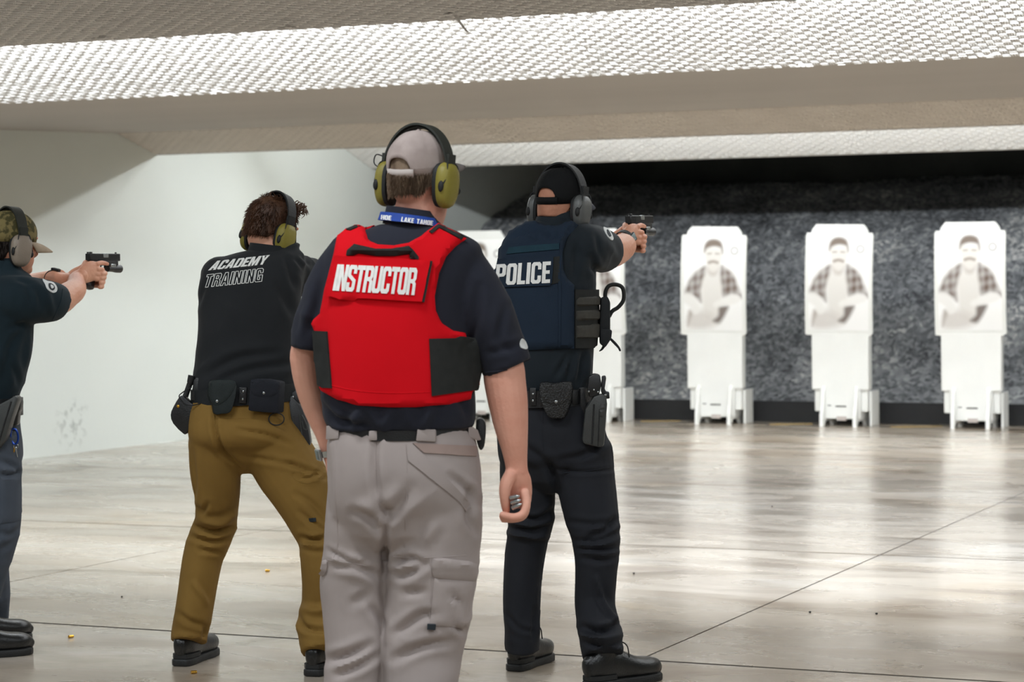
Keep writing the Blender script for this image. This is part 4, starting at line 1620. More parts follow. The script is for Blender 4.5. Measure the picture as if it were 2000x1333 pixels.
def body(T, coarse, fine, m, head=None):
    """one body mesh: trunk and limbs, head, forearms and hands"""
    mes = []
    if coarse:
        mes.append(solid(coarse, .014, 3))
    if head:
        mes.append(solid(head, .0045, 5))
    if fine:
        mes.append(solid(fine, .0026, 5))
    return T.part('body', join_me(mes), m, None, 180)


def core(rows, k):
    return [(x, y, z, a * k, b * k) for x, y, z, a, b in rows]


def seam(T, pts, bv, d, m, parent, r=.0016):
    return T.ribbon('seam', pts, bv, d, r, m, parent, 5, 0, .6, 5)


# =================================================================== instructor
def instructor():
    D = 6.57
    T = Thing('person', px(785, 1499, D) * 1.0, 'person standing with back turned in a red vest, grey cap and grey cargo trousers', 'person')
    T.base.z = 0
    T.root.location = c2w(T.base)
    # ---- shirt
    tor = T.rows([(800, 438, D, 58, .075), (797, 455, D, 100, .10), (790, 482, D, 150, .125), (780, 530, D, 156, .145), (772, 590, D, 148, .155), (768, 650, D, 146, .16),
                  (772, 710, D, 150, .16), (777, 765, D, 151, .155), (780, 800, D, 150, .15), (783, 826, D, 143, .142), (783, 836, D, 139, .137)])
    sl = T.rows([(690, 492, D, 46), (655, 545, D, 49), (628, 600, D, 45), (606, 645, D, 36), (598, 684, D, 32)])
    sr = T.rows([(885, 505, D, 52), (918, 560, D, 58), (948, 620, D, 58), (972, 675, D, 53), (992, 720, D, 50)])
    me = solid([tube(tor, 32, (0, 1, 0), 4, False, 2.3, True), tube(sl, 20, end=False), tube(sr, 20, end=False)], .008, 6)
    T.relief(me, [([(628, 790), (660, 822), (720, 832)], -.010, 7), ([(700, 800), (690, 835)], .008, 9), ([(760, 800), (750, 836)], .006, 9), ([(840, 795), (825, 838)], .007, 9), ([(900, 780), (915, 815)], -.006, 8),
                  ([(935, 560), (925, 640), (905, 700)], -.008, 9), ([(985, 600), (975, 660), (1000, 690)], -.005, 8), ([(955, 690), (1020, 672)], -.004, 7),
                  ([(625, 560), (610, 640)], -.006, 8), ([(600, 600), (585, 660)], .004, 7)],
             [(780, 815, 150, 35, .010, 16, 7, 0), (960, 640, 70, 90, .004, 14, 20, .6), (600, 620, 50, 80, .004, 14, 20, -.5)], 3)
    shirt = T.part('shirt', me, M['shirt_navy'])
    bs = bvh_of(me)
    # collar
    T.band('collar', 806, 426, 51, .076, D + .002, 34, .006, M['shirt_navy'], .14, shirt, taper=-.006)
    seam(T, [(948, 728), (990, 722), (1036, 704)], bs, D, M['shirt_navy'], shirt, .003)
    for cs in ([closed_cr([(1019, 662), (1026, 668), (1030, 682), (1018, 680), (1015, 671)], 3)],):
        T.decal('sleeve_emblem', cs, bs, D, .002, M['white_thread'], 4, shirt)
    # ---- red vest
    back = [(728, 432), (714, 437), (714, 455), (720, 470), (739, 478), (770, 480), (798, 475), (822, 462), (849, 442), (857, 438), (911, 467), (888, 484), (871, 502), (857, 535), (849, 579),
            (851, 607), (862, 632), (884, 646), (907, 650), (909, 657), (909, 664), (932, 664), (934, 762), (921, 764), (918, 780), (880, 790), (811, 796), (760, 796), (700, 792), (661, 781), (629, 763), (627, 757), (616, 645), (610, 632),
            (614, 624), (627, 612), (635, 566), (651, 503), (660, 462), (685, 443)]
    vest, bv = T.decal('vest', [back], bs, D, .018, M['vest_red'], 9, None, dome=7, smooth=10)
    fb = [(785 + (785 - x) * .84, y) for x, y in back]
    T.decal('vest_front', [fb], bs, D, .018, M['vest_red'], 14, vest, dome=7, smooth=6, front=True)
    T.decal('side_panel', [[(838, 662), (924, 660), (948, 660), (958, 760), (936, 761), (843, 774)]], bv, D, .006, M['web_black'], 9, vest, sink=.002)
    T.decal('side_panel', [[(596, 645), (640, 648), (649, 759), (606, 756)]], bv, D, .006, M['web_black'], 9, vest, sink=.002)
    T.decal('trim', [[(838, 453), (857, 439), (911, 466), (905, 471), (858, 446), (843, 457)]], bv, D, .004, M['web_black'], 6, vest, sink=.002)
    T.decal('trim', [[(676, 449), (706, 437), (712, 439), (684, 451)]], bv, D, .004, M['web_black'], 6, vest, sink=.002)
    plac, bp = T.decal('name_panel', [[(655, 500), (840, 511), (824, 590), (640, 579)]], bv, D, .012, M['vest_red'], 9, vest, sink=.004, smooth=6)
    T.decal('panel_edge', [[(839, 511), (844, 512), (828, 591), (823, 590)]], bv, D, .011, M['web_black'], 8, vest, sink=.002)
    T.text('lettering', 'INSTRUCTOR', [(660, 517), (816, 524), (809, 577), (650, 568)], bp, D, .0025, M['white_print'], plac, .015)
    hd = [(677, 500), (679, 490), (693, 478), (706, 481), (735, 487), (765, 487), (798, 481), (806, 488), (818, 503), (817, 508), (801, 506), (799, 497), (770, 501), (735, 501), (700, 496), (691, 500)]
    T.decal('carry_handle', [hd], bv, D, .016, M['web_black'], 6, vest, dome=5, sink=.001)
    seam(T, [(640, 752), (700, 764), (770, 768), (840, 766)], bv, D, M['vest_red'], vest, .002)
    # ---- trousers
    hip = T.rows([(783, 838, D, 138, .130), (785, 870, D, 147, .140), (789, 920, D, 151, .148), (790, 975, D, 150, .140), (790, 1005, D, 146, .12)])
    ll = T.rows([(714, 960, D + .02, 76, .11), (700, 1030, D + .03, 66, .10), (695, 1085, D + .04, 64, .092), (693, 1140, D + .05, 69, .092), (695, 1200, D + .05, 65, .09), (696, 1270, D + .04, 60, .088), (692, 1333, D + .03, 60, .09), (688, 1470, D, 56, .09)])
    lr = T.rows([(862, 960, D, 80, .115), (856, 1030, D, 86, .11), (846, 1085, D, 91, .10), (843, 1140, D, 88, .10), (836, 1200, D, 82, .095), (828, 1270, D, 77, .092), (823, 1333, D - .02, 72, .095), (818, 1475, D - .04, 68, .095)])
    me = solid([tube(hip, 32, (0, 1, 0), 4, True, 2.3, True), tube(ll, 24, (0, 1, 0), 4, True, 2.0, False, False), tube(lr, 24, (0, 1, 0), 4, True, 2.0, False, False)], .008, 4)
    folds = [([(735, 840), (733, 920), (742, 985), (756, 1010)], -.008, 8), ([(742, 990), (770, 1000), (800, 955)], -.008, 12), ([(756, 1005), (752, 1060), (753, 1120)], -.012, 8), ([(700, 1000), (735, 985), (790, 960)], .004, 14),
             ([(690, 1000), (720, 1010), (745, 1040)], -.008, 9), ([(640, 1075), (690, 1098), (720, 1096)], -.006, 5), ([(650, 1105), (700, 1110), (735, 1125)], -.008, 8), ([(720, 1180), (745, 1215), (750, 1240)], -.006, 8),
             ([(770, 1100), (800, 1092), (830, 1100)], -.010, 7), ([(765, 1115), (790, 1125), (840, 1100)], -.008, 8), ([(775, 1240), (820, 1205), (850, 1200)], -.010, 9), ([(790, 1160), (830, 1155)], -.006, 8),
             ([(770, 1290), (830, 1262), (880, 1255)], -.010, 9), ([(640, 1290), (680, 1280), (720, 1262)], -.012, 9), ([(660, 1320), (700, 1302), (735, 1280)], -.010, 8), ([(690, 1180), (720, 1160)], -.006, 9),
             ([(920, 960), (915, 1010), (930, 1040)], -.010, 8), ([(880, 930), (915, 960), (935, 990)], -.007, 7), ([(640, 880), (645, 1000)], -.004, 6), ([(850, 1020), (830, 1060)], .007, 12), ([(900, 1180), (880, 1160)], -.008, 7), ([(905, 1235), (880, 1215)], -.008, 7)]
    cr_ = [(690, 1120, 70, 30, .007, 10, 22, .2), (845, 1110, 85, 30, .007, 10, 22, -.2), (690, 1280, 70, 60, .009, 9, 18, .35), (830, 1270, 85, 60, .009, 9, 18, .35), (770, 1000, 120, 45, .006, 10, 16, .5), (905, 1190, 40, 60, .007, 14, 20, .2)]
    T.relief(me, folds, cr_, 21)
    tr = T.part('trousers', me, M['pants_grey'])
    bt = bvh_of(me)
    P = 'pants_grey'
    # seams, pockets, belt loops
    seam(T, [(734, 850), (733, 920), (741, 985), (754, 1008)], bt, D, M[P], tr, .002)
    seam(T, [(655, 860), (655, 960), (660, 1060), (650, 1094)], bt, D, M[P], tr)
    seam(T, [(795, 868), (795, 960), (790, 1090)], bt, D, M[P], tr)
    seam(T, [(768, 1088), (830, 1090), (930, 1084)], bt, D, M[P], tr, .002)
    seam(T, [(640, 1094), (700, 1103), (715, 1106)], bt, D, M[P], tr, .002)
    seam(T, [(840, 1090), (842, 1150), (838, 1225)], bt, D, M[P], tr)
    seam(T, [(838, 1226), (870, 1228), (905, 1232)], bt, D, M[P], tr)
    T.decal('pocket_welt', [[(806, 866), (930, 872), (929, 892), (828, 885)]], bt, D, .004, M['pocket_dark'], 8, tr)
    T.decal('pocket_band', [[(794, 868), (806, 868), (905, 968), (920, 990), (908, 1000), (895, 978), (797, 900)]], bt, D, .004, M[P], 8, tr)
    T.decal('pocket_flap', [closed_cr([(846, 1092), (890, 1094), (932, 1102), (930, 1130), (922, 1136), (870, 1133), (850, 1130), (844, 1118)], 2)], bt, D, .010, M[P], 8, tr, dome=5)
    T.decal('cargo_pocket', [[(848, 1128), (925, 1136), (905, 1228), (840, 1222)]], bt, D, .008, M[P], 8, tr, dome=6)
    T.decal('pocket_flap', [closed_cr([(632, 1095), (640, 1098), (639, 1116), (632, 1126), (626, 1120)], 2)], bt, D, .012, M[P], 6, tr, dome=4)
    T.decal('pocket_tag', [[(835, 1219), (850, 1219), (849, 1230), (834, 1229)]], bt, D, .010, M['patch_dark'], 5, tr)
    belt = T.band('belt', 783, 846, 138, .133, D, 20, .006, M['leather'], 0)
    for q in ([(646, 832), (662, 832), (661, 858), (645, 860)], [(720, 842), (737, 842), (737, 861), (719, 861)], [(815, 838), (850, 840), (851, 864), (812, 862)], [(914, 834), (924, 840), (932, 862), (915, 856)]):
        T.slab('belt_loop', q, .012, M[P], bt, D, .003, tr, 0, 1, .006)
    T.slab('phone_pouch', closed_cr([(930, 822), (944, 820), (949, 835), (946, 872), (938, 880), (931, 862)], 2), .05, M['leather'], bt, D + .06, .006, belt, follow=0)
    # ---- body, arms, hands
    hmx = hm(T, 820, 340, D + .01, BL(34), BL(-4), BL(3))
    neck = tube(T.rm([(826, 375, D + .02, .072), (822, 410, D + .015, .074), (808, 445, D + .005, .070), (803, 478, D + .01, .05)]), 20)
    ar = T.rows([(960, 640, D, 40), (982, 715, D, 41), (986, 745, D, 41), (992, 785, D, 39), (998, 830, D, 34), (1004, 870, D, 27), (1008, 905, D, 22, .026), (1010, 925, D, 22, .024)])
    al = T.rows([(635, 600, D + .02, 32), (597, 680, D + .03, 28), (596, 715, D + .04, 28), (604, 760, D + .06, 26), (618, 805, D + .08, 23), (634, 850, D + .09, 18), (643, 885, D + .10, 15)])
    fine = [tube(ar, 20), tube(al, 18)]
    h = lambda L: fine.append(tube(T.rm(L), 12))
    # right hand: palm to the rear, fingers folded to the left under three cartridges
    fine.append(tube(T.rm([(1008, 916, D, .031, .025), (1010, 938, D + .004, .040, .024), (1014, 960, D + .012, .038, .020), (1018, 982, D + .020, .030, .018)]), 18))
    h([(998, 928, D - .014, .020), (989, 946, D - .022, .0195), (986, 964, D - .026, .0165), (987, 986, D - .022, .0135), (989, 1000, D - .012, .0105)])
    for i, dd in enumerate((-.034, -.013, .008, .027)):
        s = (1.0, 1.04, .98, .9)[i]
        h([(1025, 962, D + .008 + dd, .0125), (1028, 984, D + dd - .002, .0130), (1022, 1004 + i, D + dd - .010, .0125), (1004, 1011 + i, D + dd - .014, .0118), (1001 - 20 * s, 1006 + 3 * i, D + dd - .016, .0098)])
    # left hand hanging beside the thigh
    fine.append(tube(T.rm([(644, 890, D + .10, .020, .028), (647, 908, D + .10, .017, .038), (649, 928, D + .10, .014, .037)]), 14))
    for i, dd in enumerate((-.028, -.010, .009, .027)):
        h([(649, 926, D + .10 + dd, .0095), (652, 944 + 2 * (i in (1, 2)), D + .10 + dd, .009), (656, 958 + 3 * (i in (1, 2)), D + .09 + dd, .008), (660, 966 + 3 * (i in (1, 2)), D + .08 + dd, .007)])
    h([(645, 902, D + .13, .012), (648, 922, D + .150, .011), (652, 940, D + .150, .009)])
    coarse = [tube(core(tor, .8), 20, level=True), tube(core(ll[:-1], .6), 16), tube(core(lr[:-1], .6), 16), tube(core(hip[:-2], .7), 20, level=True)]
    body(T, coarse, fine, M['skin_pink'], head_parts(hmx) + [neck])
    eyes(T, hmx)
    hair(T, hmx, M['hair_greying'], -.066, seed=5, lift=.003, strands=4000, zmax=.0)
    cap(T, hmx, M['cap_grey'], M['strap_pale'], M['cap_brim'], BL(8), seed=4, crease=.0055, brim_len=.088, brim_up=.022)
    wristwatch(T, T.P(640, 884, D + .095), T.P(643, 892, D + .1) - T.P(634, 850, D + .09), .0235, M['watch_face'], M['silver'], (-1, -.5, 0))
    # lanyard with lettering
    ly = T.band('lanyard', 800, 429, 58, .094, D, 16, .0025, M['lanyard_blue'], .13, taper=-.004)
    bl = bvh_of(ly.data)
    T.text('lettering', 'LAKE TAHOE', [(785, 424), (846, 432), (845, 441), (783, 433)], bl, D, .001, M['white_print'], ly, .09, 4)
    T.text('lettering', 'HOE', [(745, 420), (765, 422), (764, 431), (744, 429)], bl, D, .001, M['white_print'], ly, .09, 4)
    earmuffs(T.base, hmx, 'olive ear muffs over the grey cap of the person in the red vest', M['olive'], M['band_olive'], top=.137, cup_h=.064, half=.107)
    for i, (x, y) in enumerate(((1006, 971), (1008, 980), (1010, 989))):
        a = T.P(x - 9, y + 2 + i, D - .034)
        b = T.P(x + 6, y - 1 - i, D - .046)
        C = Thing('cartridge', T.base, ('topmost', 'middle', 'lowest')[i] + ' of three silver cartridges held in the right hand beside grey trousers', 'cartridge', 'cartridges in the hand')
        dr = b - a
        C.add('case_body', tube([(*a, .0066), (*(a + dr * .75), .0066)], 12, (0, 0, 1), 2, False), M['silver'])
        C.add('bullet', tube([(*(a + dr * .74), .0058), (*(a + dr * .95), .005), (*(a + dr * 1.15), .0022)], 12, (0, 0, 1), 3), M['silver'])
    return T


M['pocket_dark'] = mat('pocket_dark', srgb(156, 136, 128), 0.88, srgb(144, 126, 118), 20, .5, .12, 700, spec=.25)
M['cap_brim'] = mat('cap_brim', srgb(118, 110, 106), 0.88, srgb(104, 97, 93), 14, .6, .2, 500, spec=.2)
M['band_olive'] = mat('band_olive', srgb(44, 46, 40), 0.6, srgb(34, 36, 31), 14, .6, .1, 300)
instructor()


# =================================================================== officer
def officer():
    D = 8.1
    base = px(1085, 1320, D)
    base.z = 0
    T = Thing('person', base, 'person in a navy vest and black cap aiming a pistol at the targets', 'person')
    tor = T.rows([(1088, 432, D + .03, 40, .065), (1083, 447, D + .03, 78, .085), (1077, 468, D + .02, 93, .11), (1071, 515, D, 95, .135), (1067, 570, D, 97, .145), (1066, 630, D, 98, .148),
                  (1064, 690, D, 95, .145), (1062, 735, D, 95, .14), (1063, 765, D, 95, .137)])
    sr = T.rm([(1105, 485, D - .02, .085), (1140, 484, D - .01, .086), (1158, 486, D + .07, .084), (1173, 489, D + .13, .080), (1182, 492, D + .17, .075)])
    sl = T.rm([(1032, 500, D + .05, .080), (1022, 498, D + .16, .078), (1032, 498, D + .28, .07)])
    me = solid([tube(tor, 32, (0, 1, 0), 4, True, 2.3, True), tube(sr, 20, end=False), tube(sl, 18, end=False)], .008, 6)
    T.relief(me, [([(1155, 500), (1165, 545)], -.006, 6), ([(1128, 470), (1122, 540)], -.006, 7), ([(1185, 470), (1205, 505)], .003, 6), ([(1085, 735), (1110, 690)], -.006, 5), ([(1118, 690), (1105, 750)], -.006, 5), ([(1138, 690), (1128, 745)], -.008, 5),
                  ([(1150, 690), (1146, 745)], .006, 5), ([(1150, 520), (1180, 533)], -.005, 6), ([(1165, 460), (1172, 500)], -.005, 6)],
             [(1170, 500, 45, 50, .004, 14, 22, .8), (1120, 720, 60, 40, .006, 22, 7, .1)], 31)
    shirt = T.part('shirt', me, M['shirt_teal_dark'])
    bs = bvh_of(me)
    T.band('collar', 1086, 433, 37, .066, D + .03, 14, .006, M['shirt_teal_dark'], .08, shirt, taper=-.004)
    T.decal('sleeve_patch', [closed_cr([(1178, 446), (1184, 444), (1193, 456), (1197, 466), (1194, 470), (1186, 462)], 3)], bs, D + .1, .003, M['white_thread'], 4, shirt)
    T.decal('sleeve_emblem', [closed_cr([(1184, 450), (1188, 453), (1192, 462), (1189, 463), (1185, 457)], 2)], bs, D + .1, .005, M['patch_dark'], 3, shirt)
    # vest
    out = [(1042, 430), (1018, 441), (996, 456), (982, 475), (974, 505), (967, 560), (963, 620), (963, 680), (1030, 684), (1121, 681), (1121, 557), (1108, 545), (1100, 528), (1099, 492), (1108, 464), (1129, 442), (1116, 433),
           (1098, 440), (1070, 444), (1052, 438)]
    vest, bv = T.decal('vest', [out], bs, D, .022, M['vest_navy'], 8, None, dome=6, smooth=3)
    T.relief(vest.data, [([(1005, 462), (1035, 450), (1060, 446)], -.012, 5), ([(1010, 470), (1040, 462), (1060, 460)], .012, 5), ([(1060, 448), (1080, 462), (1110, 450)], -.010, 5), ([(985, 490), (1000, 475)], -.005, 4), ([(1030, 474), (1048, 466), (1056, 464)], -.005, 3),
                         ([(1080, 470), (1095, 455)], -.005, 4), ([(1055, 452), (1066, 470)], .005, 4)], [(1050, 462, 60, 16, .004, 22, 30, .2)], 44)
    bv = BVHTree.FromPolygons(*me_vf(vest.data))
    T.decal('vest_front', [[(2130 - x, y) for x, y in out]], bs, D, .02, M['vest_navy'], 12, vest, dome=6, smooth=4, front=True)
    T.decal('webbing', [[(995, 484), (1092, 476), (1092, 488), (990, 497)]], bv, D, .004, M['web_teal'], 6, vest, sink=.001)
    T.decal('placket', [[(1093, 470), (1099, 470), (1094, 540), (1096, 560), (1094, 678), (1091, 678), (1090, 540)]], bv, D, .003, M['vest_navy'], 6, vest, sink=.001)
    T.decal('loop_field', [[(1078, 503), (1093, 501), (1093, 552), (1076, 556)]], bv, D, .003, M['web_black'], 6, vest, sink=.001)
    pl, bp = T.decal('name_panel', [closed_cr([(969, 507), (975, 505), (1076, 499), (1081, 502), (1078, 553), (1073, 558), (990, 561), (966, 560)], 1)], bv, D, .008, M['vest_navy'], 8, vest, sink=.002, smooth=5)
    T.text('lettering', 'POLICE', [(971, 517), (1076, 511), (1074, 553), (967, 558)], bp, D, .0022, M['white_print'], pl, .06)
    # side straps and pouches
    for i, (a, b) in enumerate(((578, 602), (603, 630), (631, 662))):
        T.decal('side_strap', [[(1121, a + 3), (1138, a + 1), (1174, a - 4 + 2 * i), (1171, b - 5 + 2 * i), (1138, b - 1), (1121, b)]], bs, D, .020, M['web_grey'] if i else M['web_grey'], 6, vest, dome=4)
    T.decal('side_panel', [[(1121, 566), (1172, 566), (1174, 668), (1150, 680), (1121, 681)]], bs, D, .012, M['web_black'], 7, vest)
    po, _, dp = T.slab('radio_pouch', [(1174, 582), (1186, 578), (1192, 590), (1192, 655), (1186, 672), (1176, 672), (1170, 650)], .05, M['nylon'], None, D - .0, .006, vest)
    T.slab('pouch_flap', [(1172, 640), (1196, 645), (1194, 662), (1182, 680), (1172, 672)], .055, M['nylon'], None, D - .0, .006, vest)
    T.add('drag_strap', tube(T.rm([(1184, 596, D - .02, .007, .018), (1182, 575, D - .02, .007, .018), (1188, 560, D - .02, .007, .018), (1202, 556, D - .02, .007, .018), (1216, 563, D - .02, .007, .018), (1218, 585, D - .02, .007, .018), (1208, 600, D - .02, .007, .018), (1196, 608, D - .02, .007, .018),
                                         (1190, 618, D - .02, .007, .018)]), 10, (0, 1, 0), 5), M['web_black'], vest)
    T.add('tab', tube(T.rm([(1190, 660, D - .03, .004), (1200, 670, D - .03, .005), (1208, 679, D - .03, .004), (1211, 685, D - .03, .0035)]), 8), M['nylon'], vest)
    T.add('tab', tube(T.rm([(1182, 672, D - .03, .006, .003), (1176, 682, D - .03, .004), (1171, 686, D - .03, .002)]), 8), M['nylon'], vest)
    # trousers
    hip = T.rows([(1064, 765, D, 94, .130), (1069, 800, D, 100, .138), (1077, 850, D, 107, .148), (1082, 890, D, 109, .146), (1084, 908, D, 106, .12)])
    dl, dr = D + .06, D - .12
    ll = T.rows([(1030, 890, D + .02, 54, .105), (1031, 950, D + .03, 54, .10), (1037, 1000, D + .04, 46, .09), (1032, 1045, D + .05, 41, .083), (1026, 1080, dl, 40, .08), (1021, 1130, dl, 38, .078), (1019, 1180, dl, 37, .075), (1019, 1230, dl, 34, .072), (1020, 1270, dl + .01, 34, .082)])
    lr = T.rows([(1138, 880, D - .02, 58, .11), (1146, 950, D - .04, 57, .105), (1156, 1010, D - .07, 53, .095), (1165, 1065, D - .09, 45, .088), (1164, 1125, D - .11, 41, .083), (1162, 1180, dr, 40, .08), (1169, 1222, dr - .05, 41, .084), (1178, 1282, dr - .10, 41, .092)])
    me = solid([tube(hip, 32, (0, 1, 0), 4, True, 2.3, True), tube(ll, 24, (0, 1, 0), 4, True, 2.0, False, False), tube(lr, 24, (0, 1, 0), 4, True, 2.0, False, False)], .007, 4)
    T.relief(me, [([(1075, 900), (1085, 940), (1088, 960)], -.012, 7), ([(1020, 870), (1060, 900), (1080, 940)], -.008, 8), ([(1090, 900), (1150, 885), (1190, 850)], -.007, 7), ([(1070, 910), (1130, 922), (1200, 918)], -.004, 4),
                  ([(1005, 1010), (1050, 1015), (1082, 995)], -.010, 6), ([(995, 1030), (1040, 1036), (1070, 1028)], -.010, 6), ([(1000, 1045), (1040, 1050), (1068, 1050)], .007, 5), ([(1110, 1020), (1160, 1025), (1200, 1020)], -.006, 6),
                  ([(1125, 1055), (1160, 1058), (1208, 1040)], -.010, 6), ([(1150, 1050), (1185, 1035), (1200, 1015)], -.012, 6), ([(1130, 1072), (1170, 1075), (1205, 1070)], -.009, 5), ([(1135, 1090), (1175, 1095), (1204, 1088)], -.006, 6), ([(1165, 1130), (1180, 1180), (1205, 1215)], .009, 5),
                  ([(1140, 1225), (1175, 1235), (1212, 1215)], -.013, 6), ([(1135, 1240), (1175, 1252), (1214, 1240)], .010, 6), ([(1145, 1255), (1180, 1265), (1212, 1258)], -.008, 5), ([(990, 1200), (1010, 1225), (1040, 1235)], -.005, 5), ([(1045, 1190), (1040, 1250)], -.006, 5)],
             [(1030, 1030, 60, 35, .007, 12, 26, .1), (1165, 1060, 60, 40, .007, 12, 26, .1), (1172, 1235, 55, 28, .008, 12, 26, -.2), (1018, 1240, 40, 25, .005, 12, 24, .1), (1140, 880, 70, 50, .004, 10, 16, .3)], 51)
    tr = T.part('trousers', me, M['pants_black'])
    bt = bvh_of(me)
    seam(T, [(1060, 800), (1062, 880), (1082, 945)], bt, D, M['pants_black'], tr)
    seam(T, [(1100, 925), (1150, 920), (1200, 912)], bt, D, M['pants_black'], tr, .0025)
    seam(T, [(1060, 1100), (1056, 1180), (1052, 1240)], bt, D, M['pants_black'], tr)
    seam(T, [(1192, 860), (1200, 915)], bt, D, M['pants_black'], tr)
    seam(T, [(985, 890), (1010, 1010)], bt, D, M['pants_black'], tr)
    boot(T, 1006, 1312, BL(23), .30)
    boot(T, 1152, 1346, BL(52), .31)
    # body
    hmx = hm(T, 1097, 396, D + .06, BL(36), BL(-6), BL(2))
    neck = tube(T.rm([(1096, 405, D + .06, .063), (1090, 430, D + .05, .066), (1086, 450, D + .04, .06), (1080, 470, D + .03, .05)]), 18)
    gx = hm(T, 1228, 437, D + .50, BL(31), BL(1), BL(-2))
    gw = lambda p: gx @ Vector(p)
    arR = [(*v, r) for v, r in ((T.P(1165, 486, D + .08), .062), (T.P(1186, 491, D + .18), .062), (T.P(1202, 490, D + .27), .056), (T.P(1219, 480, D + .36), .046), (gw((.012, -.088, -.072)), .031), (gw((.014, -.06, -.06)), .028))]
    arL = [(*v, r) for v, r in ((T.P(1015, 488, D + .15), .06), (T.P(1040, 497, D + .32), .052), (T.P(1110, 495, D + .42), .045), (gw((-.10, -.16, -.10)), .036), (gw((-.058, -.09, -.082)), .029), (gw((-.05, -.06, -.072)), .027))]
    fine = [tube(arR, 18), tube(arL, 18)] + gun_hands(gx)
    body(T, [tube(core(tor, .8), 20, level=True), tube(core(ll[:-1], .6), 16), tube(core(lr[:-1], .6), 16), tube(core(hip[:-2], .7), 20, level=True)], fine, M['skin'], head_parts(hmx) + [neck])
    eyes(T, hmx)
    hair(T, hmx, M['skin_stubble'], -.06, seed=8, lift=.001, strands=0)
    cap(T, hmx, M['cap_black'], M['cap_black'], M['cap_slate'], BL(6), seed=9, crease=.0015, brim_len=.072)
    wristwatch(T, gw((.014, -.066, -.062)), gw((.014, -.05, -.056)) - gw((.012, -.10, -.078)), .0345, M['watch_face'], M['rubber'], gx.to_3x3() @ Vector((.9, -.2, .15)))
    earmuffs(T.base, hmx, 'black and grey ear muffs over a black cap', M['cup_grey'], M['rubber'], top=.134, cup_h=.057, cup_w=.040, wire=False)
    pistol(T, gx, 'black pistol with weapon light aimed at the targets by the officer in the navy vest')
    # duty belt
    cb = px(1063, 775, D)
    B = Thing('duty_belt', cb, 'black basketweave duty belt with cuff case and grey holster below the navy vest', 'duty belt')
    blt = B.band('belt', 1065, 776, 96, .142, D, 33, .007, M['leather'], -.03)
    bb = bvh_of(blt.data)
    for x in (1041,):
        k, kb, _ = B.slab('belt_keeper', [(x - 6, 758), (x + 6, 758), (x + 6, 793), (x - 6, 793)], .006, M['leather'], bb, D, .002)
        B.snap(x, 770, kb, D, .004, M['silver'], k)
        B.snap(x, 783, kb, D, .004, M['silver'], k)
    cuff = closed_cr([(1055, 747), (1082, 749), (1114, 746), (1116, 775), (1113, 790), (1103, 816), (1088, 818), (1070, 815), (1058, 790), (1054, 772)], 2)
    c_, cb_, dc = B.slab('cuff_case', cuff, .030, M['basket'], bb, D, .009)
    fl = closed_cr([(1057, 752), (1084, 750), (1113, 752), (1113, 774), (1104, 786), (1086, 793), (1068, 787), (1058, 774)], 2)
    f_, fb_ = B.decal('case_flap', [fl], cb_, dc, .005, M['basket'], 5, c_, dome=3)
    # basketweave stamping: raised studs in staggered rows
    st = []
    for r_ in range(6):
        for q in range(9):
            x, y = 1063 + q * 5.4 + (r_ % 2) * 2.7, 755 + r_ * 5.4
            if inside_np([(x, y)], [[(1061, 753), (1110, 753), (1110, 772), (1098, 784), (1075, 784), (1061, 772)]])[0]:
                h_ = fb_.ray_cast(Vector((0, 0, H)) - B.base, (B.P(x, y, D) - (Vector((0, 0, H)) - B.base)).normalized(), 20)
                if h_[0] is not None:
                    st.append(ball(h_[0], (.0042, .0016, .0020), 4))
    if st:
        o = B.add('stamping', joinvf(st), M['leather'], c_)
        o['kind'] = 'stuff'
    B.snap(1086, 785, fb_, D, .0058, M['silver'], c_)
    B.slab('belt_loop', [(1118, 762), (1129, 762), (1129, 790), (1118, 790)], .007, M['leather'], bb, D, .002)
    # holster: drop shank, body, rim, thumb hood
    B.slab('holster_shank', [(1130, 758), (1142, 756), (1146, 800), (1140, 812), (1128, 800)], .02, M['leather'], None, D - .09, .004)
    hol, hb_, dh = B.slab('holster', [(1152, 787), (1160, 775), (1174, 770), (1184, 772), (1186, 790), (1180, 872), (1172, 875), (1140, 868), (1137, 860), (1143, 800)], .055, M['polymer'], None, D - .10, .007)
    B.ribbon('groove', [(1160, 790), (1156, 868)], hb_, dh, .003, M['polymer_black'], hol)
    B.ribbon('groove', [(1171, 800), (1168, 872)], hb_, dh, .002, M['polymer_black'], hol)
    B.decal('holster_rib', [[(1172, 790), (1181, 788), (1180, 812), (1176, 816), (1171, 812)]], hb_, dh, .006, M['polymer'], 5, hol, dome=3)
    B.slab('thumb_hood', [(1150, 736), (1160, 730), (1172, 732), (1175, 752), (1170, 772), (1152, 778), (1147, 760)], .035, M['polymer_black'], None, dh + .04, .006, hol)
    B.slab('hood_arm', [(1176, 735), (1183, 734), (1184, 740), (1181, 760), (1184, 765), (1190, 766), (1191, 779), (1180, 780), (1174, 765)], .02, M['polymer_black'], None, dh + .03, .003, hol)
    B.snap(1183, 772, hb_, dh, .004, M['silver'], hol, 'screw')
    for x, y in ((1150, 765), (1160, 762), (1168, 766)):
        B.add('rivet', ball(B.P(x, y, dh), .004, 6), M['silver'], hol)
    return T


M['shirt_teal_dark'] = mat('shirt_teal_dark', srgb(28, 36, 42), 0.85, srgb(22, 29, 34), 6, .4, .15, 600, sheen=.05, spec=.25)
M['skin_stubble'] = mat('skin_stubble', srgb(186, 132, 106), 0.55, srgb(168, 114, 90), 30, .6, .12, 120, spec=.35)
M['web_teal'] = mat('web_teal', srgb(30, 58, 70), 0.85, srgb(24, 48, 58), 30, .4, .3, 700, spec=.25)
M['cap_slate'] = mat('cap_slate', srgb(58, 60, 68), 0.85, srgb(48, 50, 57), 14, .5, .2, 500, spec=.2)
officer()


